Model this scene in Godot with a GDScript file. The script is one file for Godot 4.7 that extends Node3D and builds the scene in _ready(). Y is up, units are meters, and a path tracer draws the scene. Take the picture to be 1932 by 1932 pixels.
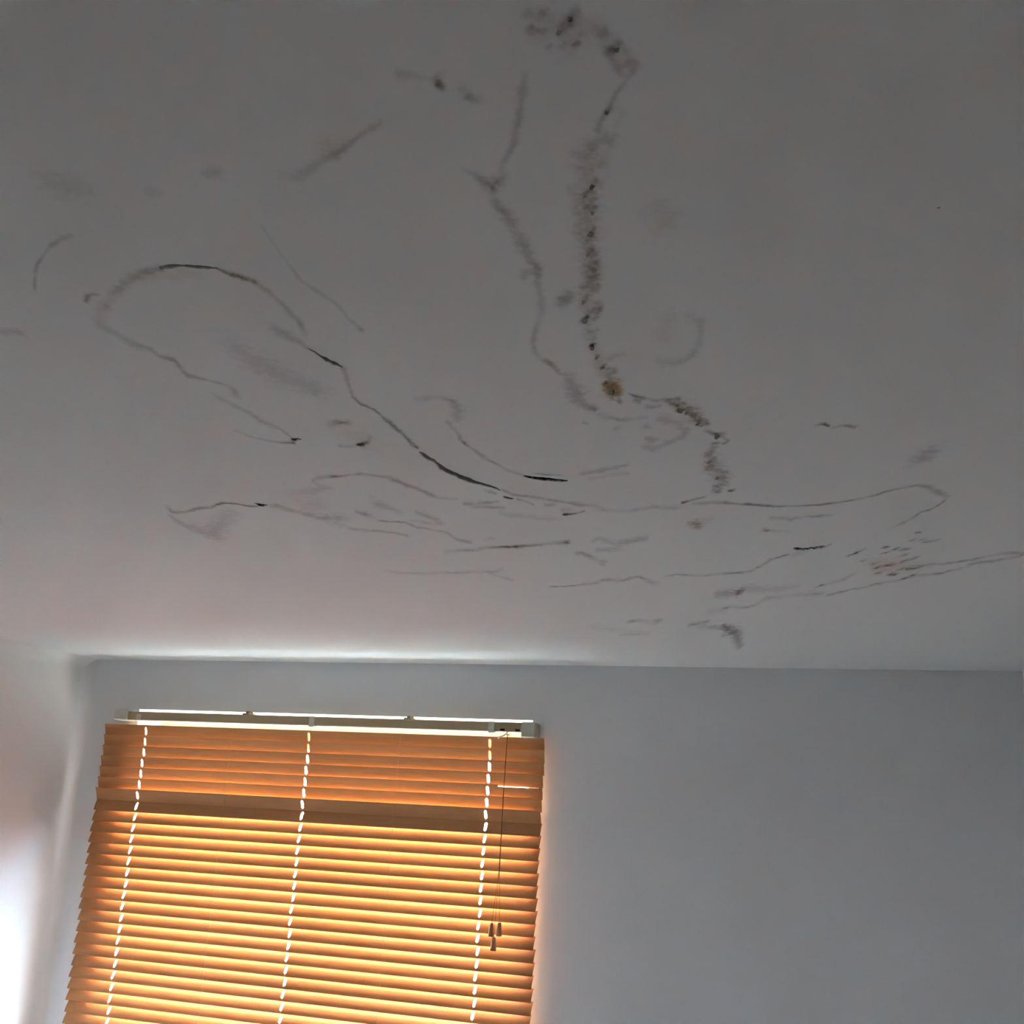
extends Node3D

# ------------------------------------------------------------------ sizes (metres)
const LEFT := -3.39
const RIGHT := 0.27
const DEEP := 8.0
const HIGH := 2.4
const OPEN_X0 := -3.108
const OPEN_X1 := -1.402
const OPEN_Y0 := 0.86
const OPEN_Y1 := 2.1965
const WALL := 0.28
# unseen window added behind the camera to fill the room with light
const BACK_X0 := -2.3
const BACK_X1 := -2.02
const BACK_Y0 := 1.5
const BACK_Y1 := 2.05
# the part of the ceiling that has been wet
const ZX0 := -2.4
const ZX1 := 0.27
const ZZ0 := 0.3
const ZZ1 := 3.78
const TEX := 2048

var rng := RandomNumberGenerator.new()
var M := {}

# ------------------------------------------------------------------ helpers
func mesh_of(st: SurfaceTool, smooth := false) -> ArrayMesh:
	if not smooth:
		st.generate_normals()
	return st.commit()

func begin(smooth_group := -1) -> SurfaceTool:
	var st := SurfaceTool.new()
	st.begin(Mesh.PRIMITIVE_TRIANGLES)
	st.set_smooth_group(smooth_group)
	return st

func tri(st: SurfaceTool, a: Vector3, b: Vector3, c: Vector3) -> void:
	st.add_vertex(a); st.add_vertex(b); st.add_vertex(c)

# a b c d run clockwise seen from the front
func quad(st: SurfaceTool, a: Vector3, b: Vector3, c: Vector3, d: Vector3) -> void:
	tri(st, a, b, c); tri(st, a, c, d)

# box with chamfered edges: lo, hi corners and chamfer
func add_box(st: SurfaceTool, lo: Vector3, hi: Vector3, ch := 0.0) -> void:
	var c := (lo + hi) * 0.5
	var h := (hi - lo) * 0.5
	ch = min(ch, min(h.x, min(h.y, h.z)) * 0.9)
	for axis in 3:
		for s in [-1.0, 1.0]:
			var n := Vector3.ZERO; n[axis] = s
			var u := Vector3.ZERO; u[(axis + 1) % 3] = 1.0
			var v := Vector3.ZERO; v[(axis + 2) % 3] = 1.0
			var hu: float = h[(axis + 1) % 3] - ch
			var hv: float = h[(axis + 2) % 3] - ch
			var o: Vector3 = c + n * h[axis]
			if s > 0:
				quad(st, o - u * hu - v * hv, o - u * hu + v * hv, o + u * hu + v * hv, o + u * hu - v * hv)
			else:
				quad(st, o - u * hu - v * hv, o + u * hu - v * hv, o + u * hu + v * hv, o - u * hu + v * hv)
	if ch <= 0.0:
		return
	# edges and corners
	for axis in 3:
		var a2 := (axis + 1) % 3
		var a3 := (axis + 2) % 3
		for s2 in [-1.0, 1.0]:
			for s3 in [-1.0, 1.0]:
				var p := c
				var e1 := p; e1[a2] += s2 * h[a2]; e1[a3] += s3 * (h[a3] - ch)
				var e2 := p; e2[a2] += s2 * (h[a2] - ch); e2[a3] += s3 * h[a3]
				var d := Vector3.ZERO; d[axis] = h[axis] - ch
				if s2 * s3 > 0:
					quad(st, e1 - d, e2 - d, e2 + d, e1 + d)
				else:
					quad(st, e1 + d, e2 + d, e2 - d, e1 - d)
	for sx in [-1.0, 1.0]:
		for sy in [-1.0, 1.0]:
			for sz in [-1.0, 1.0]:
				var pa := c + Vector3(sx * h.x, sy * (h.y - ch), sz * (h.z - ch))
				var pb := c + Vector3(sx * (h.x - ch), sy * h.y, sz * (h.z - ch))
				var pc := c + Vector3(sx * (h.x - ch), sy * (h.y - ch), sz * h.z)
				if sx * sy * sz > 0:
					tri(st, pa, pc, pb)
				else:
					tri(st, pa, pb, pc)

# round tube along points
func add_tube(st: SurfaceTool, pts: Array, r: float, sides := 6, caps := true) -> void:
	var rings := []
	for i in pts.size():
		var t: Vector3 = (pts[min(i + 1, pts.size() - 1)] - pts[max(i - 1, 0)]).normalized()
		var u := t.cross(Vector3(0.3, 0.2, 1.0) if abs(t.z) < 0.9 else Vector3.RIGHT).normalized()
		var v := t.cross(u)
		var ring := []
		for k in sides:
			var a := TAU * k / sides
			ring.append(pts[i] + (u * cos(a) + v * sin(a)) * r)
		rings.append(ring)
	for i in rings.size() - 1:
		for k in sides:
			var k2 := (k + 1) % sides
			quad(st, rings[i][k], rings[i + 1][k], rings[i + 1][k2], rings[i][k2])
	if caps:
		for k in range(1, sides - 1):
			tri(st, rings[0][0], rings[0][k], rings[0][k + 1])
			var l = rings[rings.size() - 1]
			tri(st, l[0], l[k + 1], l[k])

# lathe round the y axis: profile of (radius, y) from the top down
func add_lathe(st: SurfaceTool, base: Vector3, profile: Array, sides := 14) -> void:
	for i in profile.size() - 1:
		for k in sides:
			var a := TAU * k / sides
			var b := TAU * (k + 1) / sides
			var p: Vector2 = profile[i]
			var q: Vector2 = profile[i + 1]
			quad(st, base + Vector3(p.x * cos(a), p.y, p.x * sin(a)), base + Vector3(p.x * cos(b), p.y, p.x * sin(b)), base + Vector3(q.x * cos(b), q.y, q.x * sin(b)), base + Vector3(q.x * cos(a), q.y, q.x * sin(a)))

func part(called: String, mesh: Mesh, mat: Material, parent: Node3D) -> MeshInstance3D:
	var o := MeshInstance3D.new()
	o.name = called
	o.mesh = mesh
	if mat:
		o.material_override = mat
	o.cast_shadow = GeometryInstance3D.SHADOW_CASTING_SETTING_ON
	parent.add_child(o, true)
	return o

func struct(called: String, mesh: Mesh, mat: Material, label: String, category: String) -> MeshInstance3D:
	var o := part(called, mesh, mat, self)
	o.set_meta("kind", "structure")
	o.set_meta("label", label)
	o.set_meta("category", category)
	return o

# ------------------------------------------------------------------ materials
func noise(freq: float, s: int, octaves := 3) -> FastNoiseLite:
	var n := FastNoiseLite.new()
	n.seed = s
	n.noise_type = FastNoiseLite.TYPE_SIMPLEX_SMOOTH
	n.frequency = freq
	n.fractal_octaves = octaves
	return n

func plain(c: Color, rough := 0.8, spec := 0.4) -> StandardMaterial3D:
	var m := StandardMaterial3D.new()
	m.albedo_color = c
	m.roughness = rough
	m.metallic_specular = spec
	return m

func paint(c: Color, relief: float) -> StandardMaterial3D:
	var m := plain(c, 0.75, 0.35)
	var t := NoiseTexture2D.new()
	t.width = 512; t.height = 512
	t.seamless = true
	t.noise = noise(0.03, 5, 4)
	t.as_normal_map = true
	t.bump_strength = 2.0
	m.normal_enabled = true
	m.normal_texture = t
	m.normal_scale = relief
	m.uv1_triplanar = true
	m.uv1_world_triplanar = true
	m.uv1_scale = Vector3(1.6, 1.6, 1.6)
	return m

func wood(s: int, tone: float) -> StandardMaterial3D:
	# fine grain that runs along the slat
	var im := Image.create(512, 64, false, Image.FORMAT_RGB8)
	var a := noise(1.0, s, 3)
	var b := noise(1.0, s + 7, 2)
	for y in 64:
		for x in 512:
			var g := a.get_noise_2d(x * 0.012, y * 0.22) * 0.5 + b.get_noise_2d(x * 0.05, y * 0.9) * 0.3
			var k := tone * (1.0 + 0.09 * g)
			im.set_pixel(x, y, Color(0.785 * k, 0.54 * k, 0.34 * k))
	var m := plain(Color.WHITE, 0.5, 0.4)
	m.albedo_texture = ImageTexture.create_from_image(im)
	return m

func materials() -> void:
	M.wall = paint(Color(0.905, 0.895, 0.895), 0.06)
	M.wall_left = paint(Color(0.90, 0.885, 0.875), 0.06)
	M.ceiling = paint(Color(0.90, 0.893, 0.888), 0.05)
	M.floor = plain(Color(0.74, 0.70, 0.65), 0.8)
	M.upvc = plain(Color(0.92, 0.92, 0.91), 0.35)
	M.rail = plain(Color(0.70, 0.61, 0.48), 0.5)
	M.window_wood = plain(Color(0.87, 0.81, 0.67), 0.5)
	M.bracket = plain(Color(0.80, 0.77, 0.70), 0.5)
	M.cord = plain(Color(0.76, 0.64, 0.50), 0.9, 0.1)
	M.pull = plain(Color(0.60, 0.43, 0.29), 0.9, 0.1)
	M.tassel = plain(Color(0.76, 0.53, 0.38), 0.5)
	M.hole_dark = plain(Color(0.16, 0.13, 0.10), 0.8)  # stands for the shade inside the cord openings
	M.slats = [wood(11, 1.0), wood(23, 0.97), wood(37, 1.03)]
	M.ground = plain(Color(0.45, 0.46, 0.42), 0.9)
	var g := plain(Color(0.95, 0.98, 1.0, 0.06), 0.02, 0.5)
	g.transparency = BaseMaterial3D.TRANSPARENCY_ALPHA
	M.glass = g

# ------------------------------------------------------------------ ceiling
# Marks left by the leak, in metres on the ceiling: kind, how drawn out, then x, z, width, strength (shading included) of each point of the line.
# d dirt and mould with relief shade painted in, b brown, o ochre, r rust, p violet grey, g green grey, f flaking paint, k open crack with its dark painted in
const MARKS := [
	["d", 2.27, [-0.9704, 3.1363, 0.00862, 0.084, -0.9373, 3.1672, 0.00903, 0.118, -0.8986, 3.1921, 0.00822, 0.168, -0.8669, 3.2085, 0.00711, 0.252, -0.8393, 3.2125, 0.00514, 0.4]],
	["k", 2.2, [-0.8393, 3.2125, 0.00289, 0.287, -0.8269, 3.2126, 0.00461, 0.492, -0.8108, 3.212, 0.00172, 0.615, -0.7919, 3.2039, 0.00344, 0.574, -0.7734, 3.1972, 0.00172, 0.615]],
	["b", 2.24, [-0.7734, 3.1972, 0.00254, 0.6, -0.7642, 3.1798, 0.00577, 0.55, -0.7545, 3.1664, 0.0058, 0.5, -0.7462, 3.1575, 0.00387, 0.42]],
	["d", 2.39, [-0.7462, 3.1575, 0.00611, 0.269, -0.7437, 3.132, 0.00793, 0.185, -0.7453, 3.0863, 0.00834, 0.168, -0.7483, 3.0481, 0.00793, 0.218, -0.7575, 3.0127, 0.00757, 0.185, -0.7621, 2.9996, 0.00669, 0.067]],
	["o", 2.23, [-0.8885, 3.203, 0.0092, 0.06, -0.8531, 3.1956, 0.01566, 0.09, -0.8019, 3.1849, 0.01034, 0.07]],
	["d", 2.6, [-0.9704, 3.1363, 0.0099, 0.067, -0.9939, 3.1199, 0.01095, 0.084, -1.0159, 3.0906, 0.01535, 0.101, -1.0156, 3.0609, 0.01337, 0.101, -1.0159, 3.021, 0.01277, 0.151, -1.0021, 2.9959, 0.009, 0.202, -1.0044, 2.9713, 0.00811, 0.202, -0.9919, 2.9552, 0.0066, 0.252, -1.0009, 2.9287, 0.00848, 0.185, -1.0102, 2.8971, 0.0078, 0.252, -0.9954, 2.8828, 0.00489, 0.252, -0.9801, 2.8617, 0.00404, 0.235, -0.9708, 2.8448, 0.0061, 0.235, -0.9787, 2.8124, 0.01434, 0.134]],
	["d", 3.0, [-1.0174, 2.8122, 0.00773, 0.084, -1.0102, 2.7757, 0.00752, 0.118, -1.0037, 2.7332, 0.00854, 0.151, -1.0046, 2.699, 0.00923, 0.202, -0.9927, 2.6622, 0.00753, 0.151, -0.9939, 2.6122, 0.00501, 0.168]],
	["k", 3.16, [-0.9984, 2.6059, 0.00247, 0.99, -0.9938, 2.6052, 0.00329, 0.99, -0.9823, 2.6063, 0.00164, 0.492]],
	["d", 3.16, [-1.0032, 2.5898, 0.00368, 0.4, -1.0263, 2.5932, 0.0036, 0.21, -1.0466, 2.602, 0.00373, 0.185, -1.0676, 2.6248, 0.00403, 0.126, -1.0773, 2.6539, 0.00585, 0.05]],
	["d", 2.31, [-0.9889, 3.1528, 0.00424, 0.252, -0.9761, 3.1674, 0.00482, 0.4, -0.967, 3.1702, 0.00274, 0.35, -0.9599, 3.1672, 0.00283, 0.168]],
	["d", 2.16, [-1.0332, 3.1945, 0.00298, 0.134, -1.0035, 3.2299, 0.00264, 0.202, -0.9807, 3.2542, 0.00252, 0.218, -0.9539, 3.2738, 0.00253, 0.202, -0.9339, 3.2894, 0.0034, 0.185, -0.9128, 3.3003, 0.00359, 0.134, -0.8899, 3.3079, 0.00493, 0.05]],
	["p", 2.48, [-1.1752, 3.0918, 0.00937, 0.084, -1.1491, 3.0813, 0.00896, 0.118]],
	["g", 2.28, [-0.6677, 3.2763, 0.00374, 0.05, -0.6801, 3.2138, 0.00391, 0.05, -0.6891, 3.1499, 0.0049, 0.084, -0.6816, 3.1148, 0.00489, 0.101, -0.6756, 3.0776, 0.00499, 0.101, -0.6812, 3.0398, 0.0043, 0.059, -0.6789, 3.0094, 0.00759, 0.168]],
	["p", 2.7, [-0.8837, 2.9996, 0.0286, 0.042, -0.8788, 2.9671, 0.0345, 0.084, -0.8763, 2.9, 0.03725, 0.101, -0.8568, 2.8507, 0.03085, 0.101, -0.85, 2.8149, 0.02799, 0.126, -0.8367, 2.8038, 0.02056, 0.05]],
	["g", 2.52, [-0.793, 3.0282, 0.01248, 0.118, -0.7872, 3.0149, 0.01172, 0.168, -0.7818, 2.9892, 0.01035, 0.134, -0.7778, 2.9612, 0.00602, 0.168]],
	["k", 2.63, [-0.7784, 2.96, 0.00131, 0.492, -0.776, 2.9403, 0.00331, 0.656, -0.7736, 2.9208, 0.00468, 0.697, -0.7692, 2.9064, 0.00471, 0.697, -0.7644, 2.8917, 0.00203, 0.656]],
	["g", 2.95, [-0.7643, 2.8877, 0.00623, 0.168, -0.777, 2.8534, 0.00651, 0.151, -0.7945, 2.8053, 0.00558, 0.151, -0.8051, 2.7737, 0.00542, 0.185, -0.808, 2.7442, 0.00409, 0.36, -0.8032, 2.7293, 0.00329, 0.36, -0.7971, 2.7139, 0.00414, 0.36, -0.7996, 2.6734, 0.00615, 0.252, -0.7996, 2.6473, 0.00683, 0.42, -0.8011, 2.6003, 0.0061, 0.36, -0.8054, 2.5581, 0.00533, 0.4, -0.8055, 2.5289, 0.0054, 0.4]],
	["d", 3.23, [-0.8082, 2.5604, 0.00324, 0.252, -0.8111, 2.5383, 0.00327, 0.252, -0.8048, 2.526, 0.00328, 0.252]],
	["k", 3.33, [-0.811, 2.5037, 0.00246, 0.492, -0.8111, 2.4859, 0.00578, 0.574, -0.8089, 2.4724, 0.00581, 0.574, -0.8043, 2.4548, 0.00417, 0.451]],
	["k", 3.52, [-0.806, 2.4458, 0.00335, 0.492, -0.8074, 2.4179, 0.00763, 0.615, -0.8044, 2.3952, 0.00684, 0.656, -0.7992, 2.3751, 0.00602, 0.656, -0.7936, 2.3555, 0.00693, 0.697, -0.7858, 2.3385, 0.00696, 0.697, -0.7791, 2.3234, 0.00437, 0.697, -0.7641, 2.2999, 0.00351, 0.656, -0.7568, 2.2886, 0.00264, 0.615, -0.751, 2.2668, 0.00177, 0.41]],
	["d", 3.67, [-0.78, 2.2704, 0.00545, 0.168, -0.7726, 2.2588, 0.00596, 0.35, -0.7655, 2.2493, 0.00497, 0.35]],
	["k", 3.73, [-0.7574, 2.2244, 0.00271, 0.656, -0.7521, 2.2182, 0.00361, 0.697, -0.7448, 2.2118, 0.00181, 0.574]],
	["d", 3.77, [-0.737, 2.2035, 0.00402, 0.6, -0.731, 2.1991, 0.00302, 0.4, -0.7253, 2.1909, 0.00302, 0.35, -0.718, 2.1675, 0.00369, 0.252]],
	["d", 3.8, [-0.7465, 2.2649, 0.00383, 0.21, -0.735, 2.2377, 0.00386, 0.21, -0.7085, 2.2167, 0.00381, 0.218, -0.6768, 2.1946, 0.00391, 0.202, -0.6445, 2.1643, 0.00549, 0.168, -0.6101, 2.1399, 0.00844, 0.151, -0.5838, 2.1023, 0.00725, 0.134, -0.5487, 2.0984, 0.00602, 0.101, -0.5004, 2.1199, 0.00691, 0.151, -0.4684, 2.1126, 0.00688, 0.151, -0.4351, 2.1126, 0.00596, 0.084]],
	["d", 3.82, [-0.6956, 2.1573, 0.00836, 0.168, -0.678, 2.1629, 0.00741, 0.118]],
	["d", 3.78, [-0.4344, 2.1423, 0.00479, 0.5, -0.4245, 2.1522, 0.00381, 0.45, -0.4088, 2.163, 0.00378, 0.45, -0.3869, 2.1765, 0.00363, 0.21]],
	["d", 3.82, [-0.4173, 2.133, 0.00552, 0.134, -0.3687, 2.1384, 0.00589, 0.235, -0.3431, 2.1245, 0.00377, 0.4, -0.3162, 2.1192, 0.00376, 0.5, -0.2831, 2.1029, 0.00328, 0.48, -0.2351, 2.0956, 0.00279, 0.38, -0.1909, 2.1016, 0.00367, 0.36, -0.1477, 2.1182, 0.00361, 0.36, -0.119, 2.1377, 0.0042, 0.269, -0.0911, 2.156, 0.00449, 0.218, -0.0742, 2.1765, 0.00433, 0.36, -0.0448, 2.1972, 0.00426, 0.34, -0.0188, 2.2066, 0.00453, 0.185, -0.0036, 2.1921, 0.00582, 0.168, 0.0117, 2.1593, 0.00705, 0.168, 0.0282, 2.1202, 0.00713, 0.168, 0.0204, 2.0864, 0.00454, 0.21, -0.0022, 2.0457, 0.00358, 0.42, -0.016, 2.0362, 0.0036, 0.4, -0.0337, 1.985, 0.00798, 0.134, -0.0577, 1.94, 0.00834, 0.118, -0.073, 1.917, 0.00927, 0.042]],
	["k", 3.54, [-0.6768, 2.3467, 0.00169, 0.99, -0.6663, 2.3411, 0.00338, 1.1, -0.6562, 2.3355, 0.00422, 1.1, -0.6462, 2.3299, 0.00506, 1.1, -0.6369, 2.3248, 0.00506, 1.1, -0.6287, 2.3164, 0.00422, 1.1, -0.6185, 2.3108, 0.00338, 1.1, -0.6102, 2.3074, 0.00169, 0.99]],
	["d", 3.5, [-0.6534, 2.363, 0.00231, 0.235, -0.635, 2.3532, 0.00232, 0.34, -0.6089, 2.3433, 0.00225, 0.252]],
	["d", 2.88, [-0.7171, 2.7428, 0.00753, 0.067, -0.6817, 2.7526, 0.00681, 0.134, -0.6712, 2.7472, 0.0062, 0.202, -0.663, 2.7341, 0.00708, 0.218]],
	["p", 2.97, [-0.6635, 2.72, 0.01377, 0.134, -0.6681, 2.695, 0.01478, 0.151, -0.6847, 2.6566, 0.01491, 0.101]],
	["d", 3.28, [-0.7072, 2.6377, 0.00724, 0.134, -0.7079, 2.62, 0.0073, 0.134, -0.7088, 2.5993, 0.00736, 0.134, -0.7169, 2.5549, 0.00668, 0.218, -0.7171, 2.5384, 0.00526, 0.52, -0.7156, 2.5242, 0.00457, 0.21, -0.713, 2.501, 0.00583, 0.202, -0.7116, 2.4583, 0.0077, 0.252, -0.7037, 2.4376, 0.00364, 0.4, -0.6992, 2.4093, 0.00507, 0.168, -0.6953, 2.3868, 0.00535, 0.134, -0.6846, 2.3663, 0.0055, 0.118, -0.6736, 2.3519, 0.00414, 0.118]],
	["g", 3.45, [-0.5743, 2.3432, 0.00675, 0.118, -0.5547, 2.3552, 0.0075, 0.168, -0.5306, 2.3645, 0.00866, 0.168, -0.5059, 2.3735, 0.00656, 0.118, -0.486, 2.383, 0.00486, 0.168, -0.4802, 2.3883, 0.00552, 0.067]],
	["g", 3.52, [-0.5675, 2.3118, 0.00728, 0.067, -0.5257, 2.3323, 0.00714, 0.067, -0.4906, 2.3371, 0.00554, 0.084]],
	["k", 3.21, [-0.8995, 2.5629, 0.00245, 0.492, -0.8949, 2.5622, 0.0049, 0.697, -0.8882, 2.564, 0.00489, 0.492]],
	["b", 3.18, [-0.8891, 2.5641, 0.00634, 0.5, -0.8781, 2.5709, 0.0054, 0.45, -0.8654, 2.5857, 0.00541, 0.252, -0.8588, 2.5957, 0.00545, 0.084]],
	["o", 3.16, [-0.8973, 2.6339, 0.02641, 0.05, -0.8887, 2.5892, 0.03223, 0.08, -0.8758, 2.5593, 0.02712, 0.05]],
	["d", 3.22, [-0.9332, 2.5622, 0.00396, 0.134, -0.9192, 2.5587, 0.00386, 0.151, -0.9061, 2.5553, 0.00412, 0.101]],
	["d", 3.05, [-0.8996, 2.6632, 0.00936, 0.084, -0.885, 2.666, 0.00886, 0.218, -0.8756, 2.6681, 0.00517, 0.38, -0.8663, 2.6681, 0.0066, 0.218, -0.8617, 2.6623, 0.00829, 0.05]],
	["d", 3.56, [-1.083, 2.3719, 0.00442, 0.134, -1.0663, 2.387, 0.00571, 0.151, -1.0406, 2.3904, 0.00515, 0.218, -1.0275, 2.3907, 0.00501, 0.45, -1.0188, 2.3909, 0.004, 0.38, -1.0021, 2.3921, 0.00299, 0.34, -0.9875, 2.3935, 0.00362, 0.252, -0.9723, 2.3965, 0.00544, 0.168, -0.9522, 2.3808, 0.00583, 0.118, -0.938, 2.3702, 0.00558, 0.151, -0.9288, 2.3601, 0.00843, 0.252, -0.9162, 2.3139, 0.00772, 0.218, -0.9042, 2.2894, 0.00664, 0.202, -0.898, 2.2655, 0.00652, 0.218, -0.8851, 2.2359, 0.00566, 0.168, -0.854, 2.221, 0.00618, 0.101]],
	["d", 3.79, [-0.8479, 2.1916, 0.00815, 0.202, -0.8267, 2.1838, 0.00728, 0.151, -0.7946, 2.1915, 0.00621, 0.252, -0.7799, 2.1936, 0.00614, 0.101]],
	["d", 3.91, [-0.8445, 2.1715, 0.00768, 0.118, -0.8046, 2.1542, 0.00732, 0.151, -0.7849, 2.148, 0.00747, 0.134, -0.8019, 2.1182, 0.0093, 0.118, -0.7874, 2.0924, 0.00779, 0.118, -0.7664, 2.0819, 0.00761, 0.134, -0.7469, 2.0634, 0.00814, 0.084, -0.6956, 2.0498, 0.00843, 0.05]],
	["d", 3.62, [-1.0837, 2.3685, 0.00771, 0.101, -1.0881, 2.341, 0.00916, 0.118, -1.0825, 2.3259, 0.0092, 0.118, -1.0695, 2.3207, 0.00749, 0.134, -1.1022, 2.3139, 0.00928, 0.118, -1.1434, 2.3006, 0.01098, 0.118, -1.1751, 2.2932, 0.01379, 0.05]],
	["d", 3.82, [-1.4929, 2.2274, 0.01065, 0.101, -1.508, 2.1953, 0.00717, 0.36, -1.4911, 2.1934, 0.00595, 0.235, -1.4727, 2.1957, 0.00356, 0.36, -1.4457, 2.2096, 0.0047, 0.4, -1.4156, 2.2187, 0.00465, 0.45, -1.399, 2.221, 0.00563, 0.252, -1.378, 2.235, 0.00287, 0.5, -1.3571, 2.2468, 0.00341, 0.5, -1.3395, 2.2487, 0.0034, 0.55, -1.3227, 2.2448, 0.00339, 0.6, -1.313, 2.2316, 0.0034, 0.6, -1.3037, 2.2245, 0.0034, 0.55, -1.2865, 2.2246, 0.00339, 0.5]],
	["k", 3.78, [-1.2801, 2.2419, 0.00303, 0.697, -1.2748, 2.2365, 0.00505, 1.1, -1.2696, 2.2307, 0.00404, 1.045, -1.261, 2.2289, 0.00202, 0.492]],
	["d", 3.9, [-1.258, 2.2213, 0.00809, 0.134, -1.2452, 2.2118, 0.01179, 0.202, -1.2351, 2.1862, 0.0109, 0.168, -1.2308, 2.165, 0.0094, 0.168, -1.216, 2.1424, 0.01229, 0.185, -1.2078, 2.1159, 0.01292, 0.235, -1.1863, 2.105, 0.01357, 0.202, -1.1609, 2.1041, 0.01574, 0.168, -1.1403, 2.1088, 0.01458, 0.05]],
	["p", 3.8, [-1.1885, 2.2054, 0.02795, 0.067, -1.1506, 2.221, 0.03101, 0.067]],
	["d", 4.11, [-1.2063, 2.0852, 0.00715, 0.084, -1.1902, 2.048, 0.00864, 0.118, -1.173, 2.0167, 0.00665, 0.151, -1.1394, 1.9973, 0.0051, 0.134, -1.1142, 1.9949, 0.00485, 0.168, -1.0915, 1.9789, 0.00473, 0.185, -1.0727, 1.9565, 0.00648, 0.168]],
	["p", 4.02, [-1.5326, 2.1588, 0.00856, 0.151, -1.5465, 2.12, 0.01246, 0.134, -1.5463, 2.0692, 0.01645, 0.126, -1.5376, 2.0254, 0.02682, 0.151, -1.5298, 2.0052, 0.03159, 0.168, -1.4779, 2.0578, 0.02533, 0.126, -1.423, 2.1252, 0.02171, 0.101, -1.3689, 2.1801, 0.02244, 0.05]],
	["d", 3.91, [-1.0983, 2.1506, 0.008, 0.134, -1.0882, 2.137, 0.0114, 0.218, -1.0805, 2.1153, 0.01012, 0.101]],
	["d", 4.1, [-1.0835, 2.0857, 0.00412, 0.252, -1.064, 2.0729, 0.00283, 0.4, -1.045, 2.0696, 0.00282, 0.4, -1.0277, 2.0626, 0.004, 0.269, -1.0231, 2.023, 0.00511, 0.218, -1.0077, 2.0165, 0.00415, 0.252, -0.9904, 1.9969, 0.00472, 0.168, -0.9724, 1.9723, 0.00616, 0.185, -0.9721, 1.9171, 0.00709, 0.252, -0.948, 1.8962, 0.00674, 0.134]],
	["d", 3.98, [-0.9734, 2.1341, 0.0094, 0.134, -0.96, 2.1008, 0.00969, 0.118, -0.952, 2.0593, 0.01119, 0.134, -0.9724, 2.044, 0.00861, 0.084, -1.0114, 2.0782, 0.00687, 0.084]],
	["d", 3.86, [-1.0188, 2.1419, 0.00968, 0.118, -1.0072, 2.1365, 0.00967, 0.118, -1.0304, 2.2126, 0.01544, 0.134]],
	["d", 4.36, [-1.0451, 1.8024, 0.00771, 0.067, -0.9983, 1.8168, 0.00651, 0.185, -0.959, 1.8264, 0.00727, 0.252, -0.9383, 1.8348, 0.00713, 0.34, -0.9111, 1.8376, 0.00472, 0.36, -0.8914, 1.837, 0.0047, 0.45, -0.8729, 1.837, 0.00469, 0.55, -0.8641, 1.8338, 0.00585, 0.75, -0.8563, 1.8351, 0.00467, 0.5, -0.824, 1.8404, 0.00548, 0.269, -0.8047, 1.8437, 0.00575, 0.235, -0.7752, 1.8534, 0.00614, 0.185, -0.7535, 1.8539, 0.00708, 0.235, -0.7405, 1.8576, 0.00792, 0.4, -0.7332, 1.8666, 0.00775, 0.168]],
	["d", 4.24, [-0.9096, 1.9105, 0.0071, 0.084, -0.8903, 1.9136, 0.00691, 0.101]],
	["p", 4.29, [-0.678, 1.8713, 0.01004, 0.101, -0.6595, 1.8884, 0.00973, 0.118, -0.6396, 1.8395, 0.01174, 0.101, -0.6068, 1.8557, 0.01211, 0.168, -0.579, 1.8766, 0.01022, 0.185, -0.5604, 1.8841, 0.00795, 0.118]],
	["d", 4.54, [-0.7466, 1.7608, 0.00942, 0.185, -0.7352, 1.7579, 0.00727, 0.235, -0.7278, 1.7315, 0.00789, 0.185, -0.7207, 1.6886, 0.01003, 0.151, -0.7106, 1.6609, 0.01346, 0.151]],
	["d", 4.43, [-0.6915, 1.785, 0.01013, 0.118, -0.6645, 1.7878, 0.00984, 0.134, -0.6412, 1.786, 0.0098, 0.134]],
	["d", 3.92, [-0.6819, 2.0851, 0.00311, 0.6, -0.6734, 2.0882, 0.00413, 0.9, -0.6654, 2.0862, 0.00309, 0.7, -0.6503, 2.0937, 0.00311, 0.252, -0.6347, 2.1039, 0.00305, 0.4]],
	["d", 3.88, [-0.6749, 2.1201, 0.00769, 0.101, -0.6604, 2.1185, 0.00767, 0.101]],
	["b", 4.07, [-0.4516, 1.9999, 0.00915, 0.101, -0.44, 1.9946, 0.01214, 0.34, -0.4353, 1.9858, 0.01115, 0.4, -0.4354, 1.9564, 0.01127, 0.168]],
	["b", 4.02, [-0.4288, 2.0099, 0.01209, 0.101, -0.403, 2.0154, 0.01117, 0.05]],
	["d", 3.67, [-0.3392, 2.2108, 0.00274, 0.4, -0.3334, 2.2118, 0.00364, 0.5, -0.3268, 2.2178, 0.00352, 0.21]],
	["d", 5.0, [-0.9205, 1.4026, 0.00553, 0.168, -0.9011, 1.4018, 0.00334, 0.36, -0.8734, 1.4105, 0.00397, 0.42, -0.8415, 1.4253, 0.00393, 0.36, -0.8149, 1.4369, 0.00749, 0.134, -0.7887, 1.4483, 0.00676, 0.202, -0.761, 1.472, 0.00652, 0.218, -0.7436, 1.4773, 0.00632, 0.235, -0.731, 1.4644, 0.00698, 0.168, -0.7117, 1.4671, 0.00679, 0.185, -0.6831, 1.4986, 0.00653, 0.202, -0.6619, 1.5059, 0.00475, 0.218, -0.6527, 1.4606, 0.00901, 0.134, -0.64, 1.4164, 0.01116, 0.118]],
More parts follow.
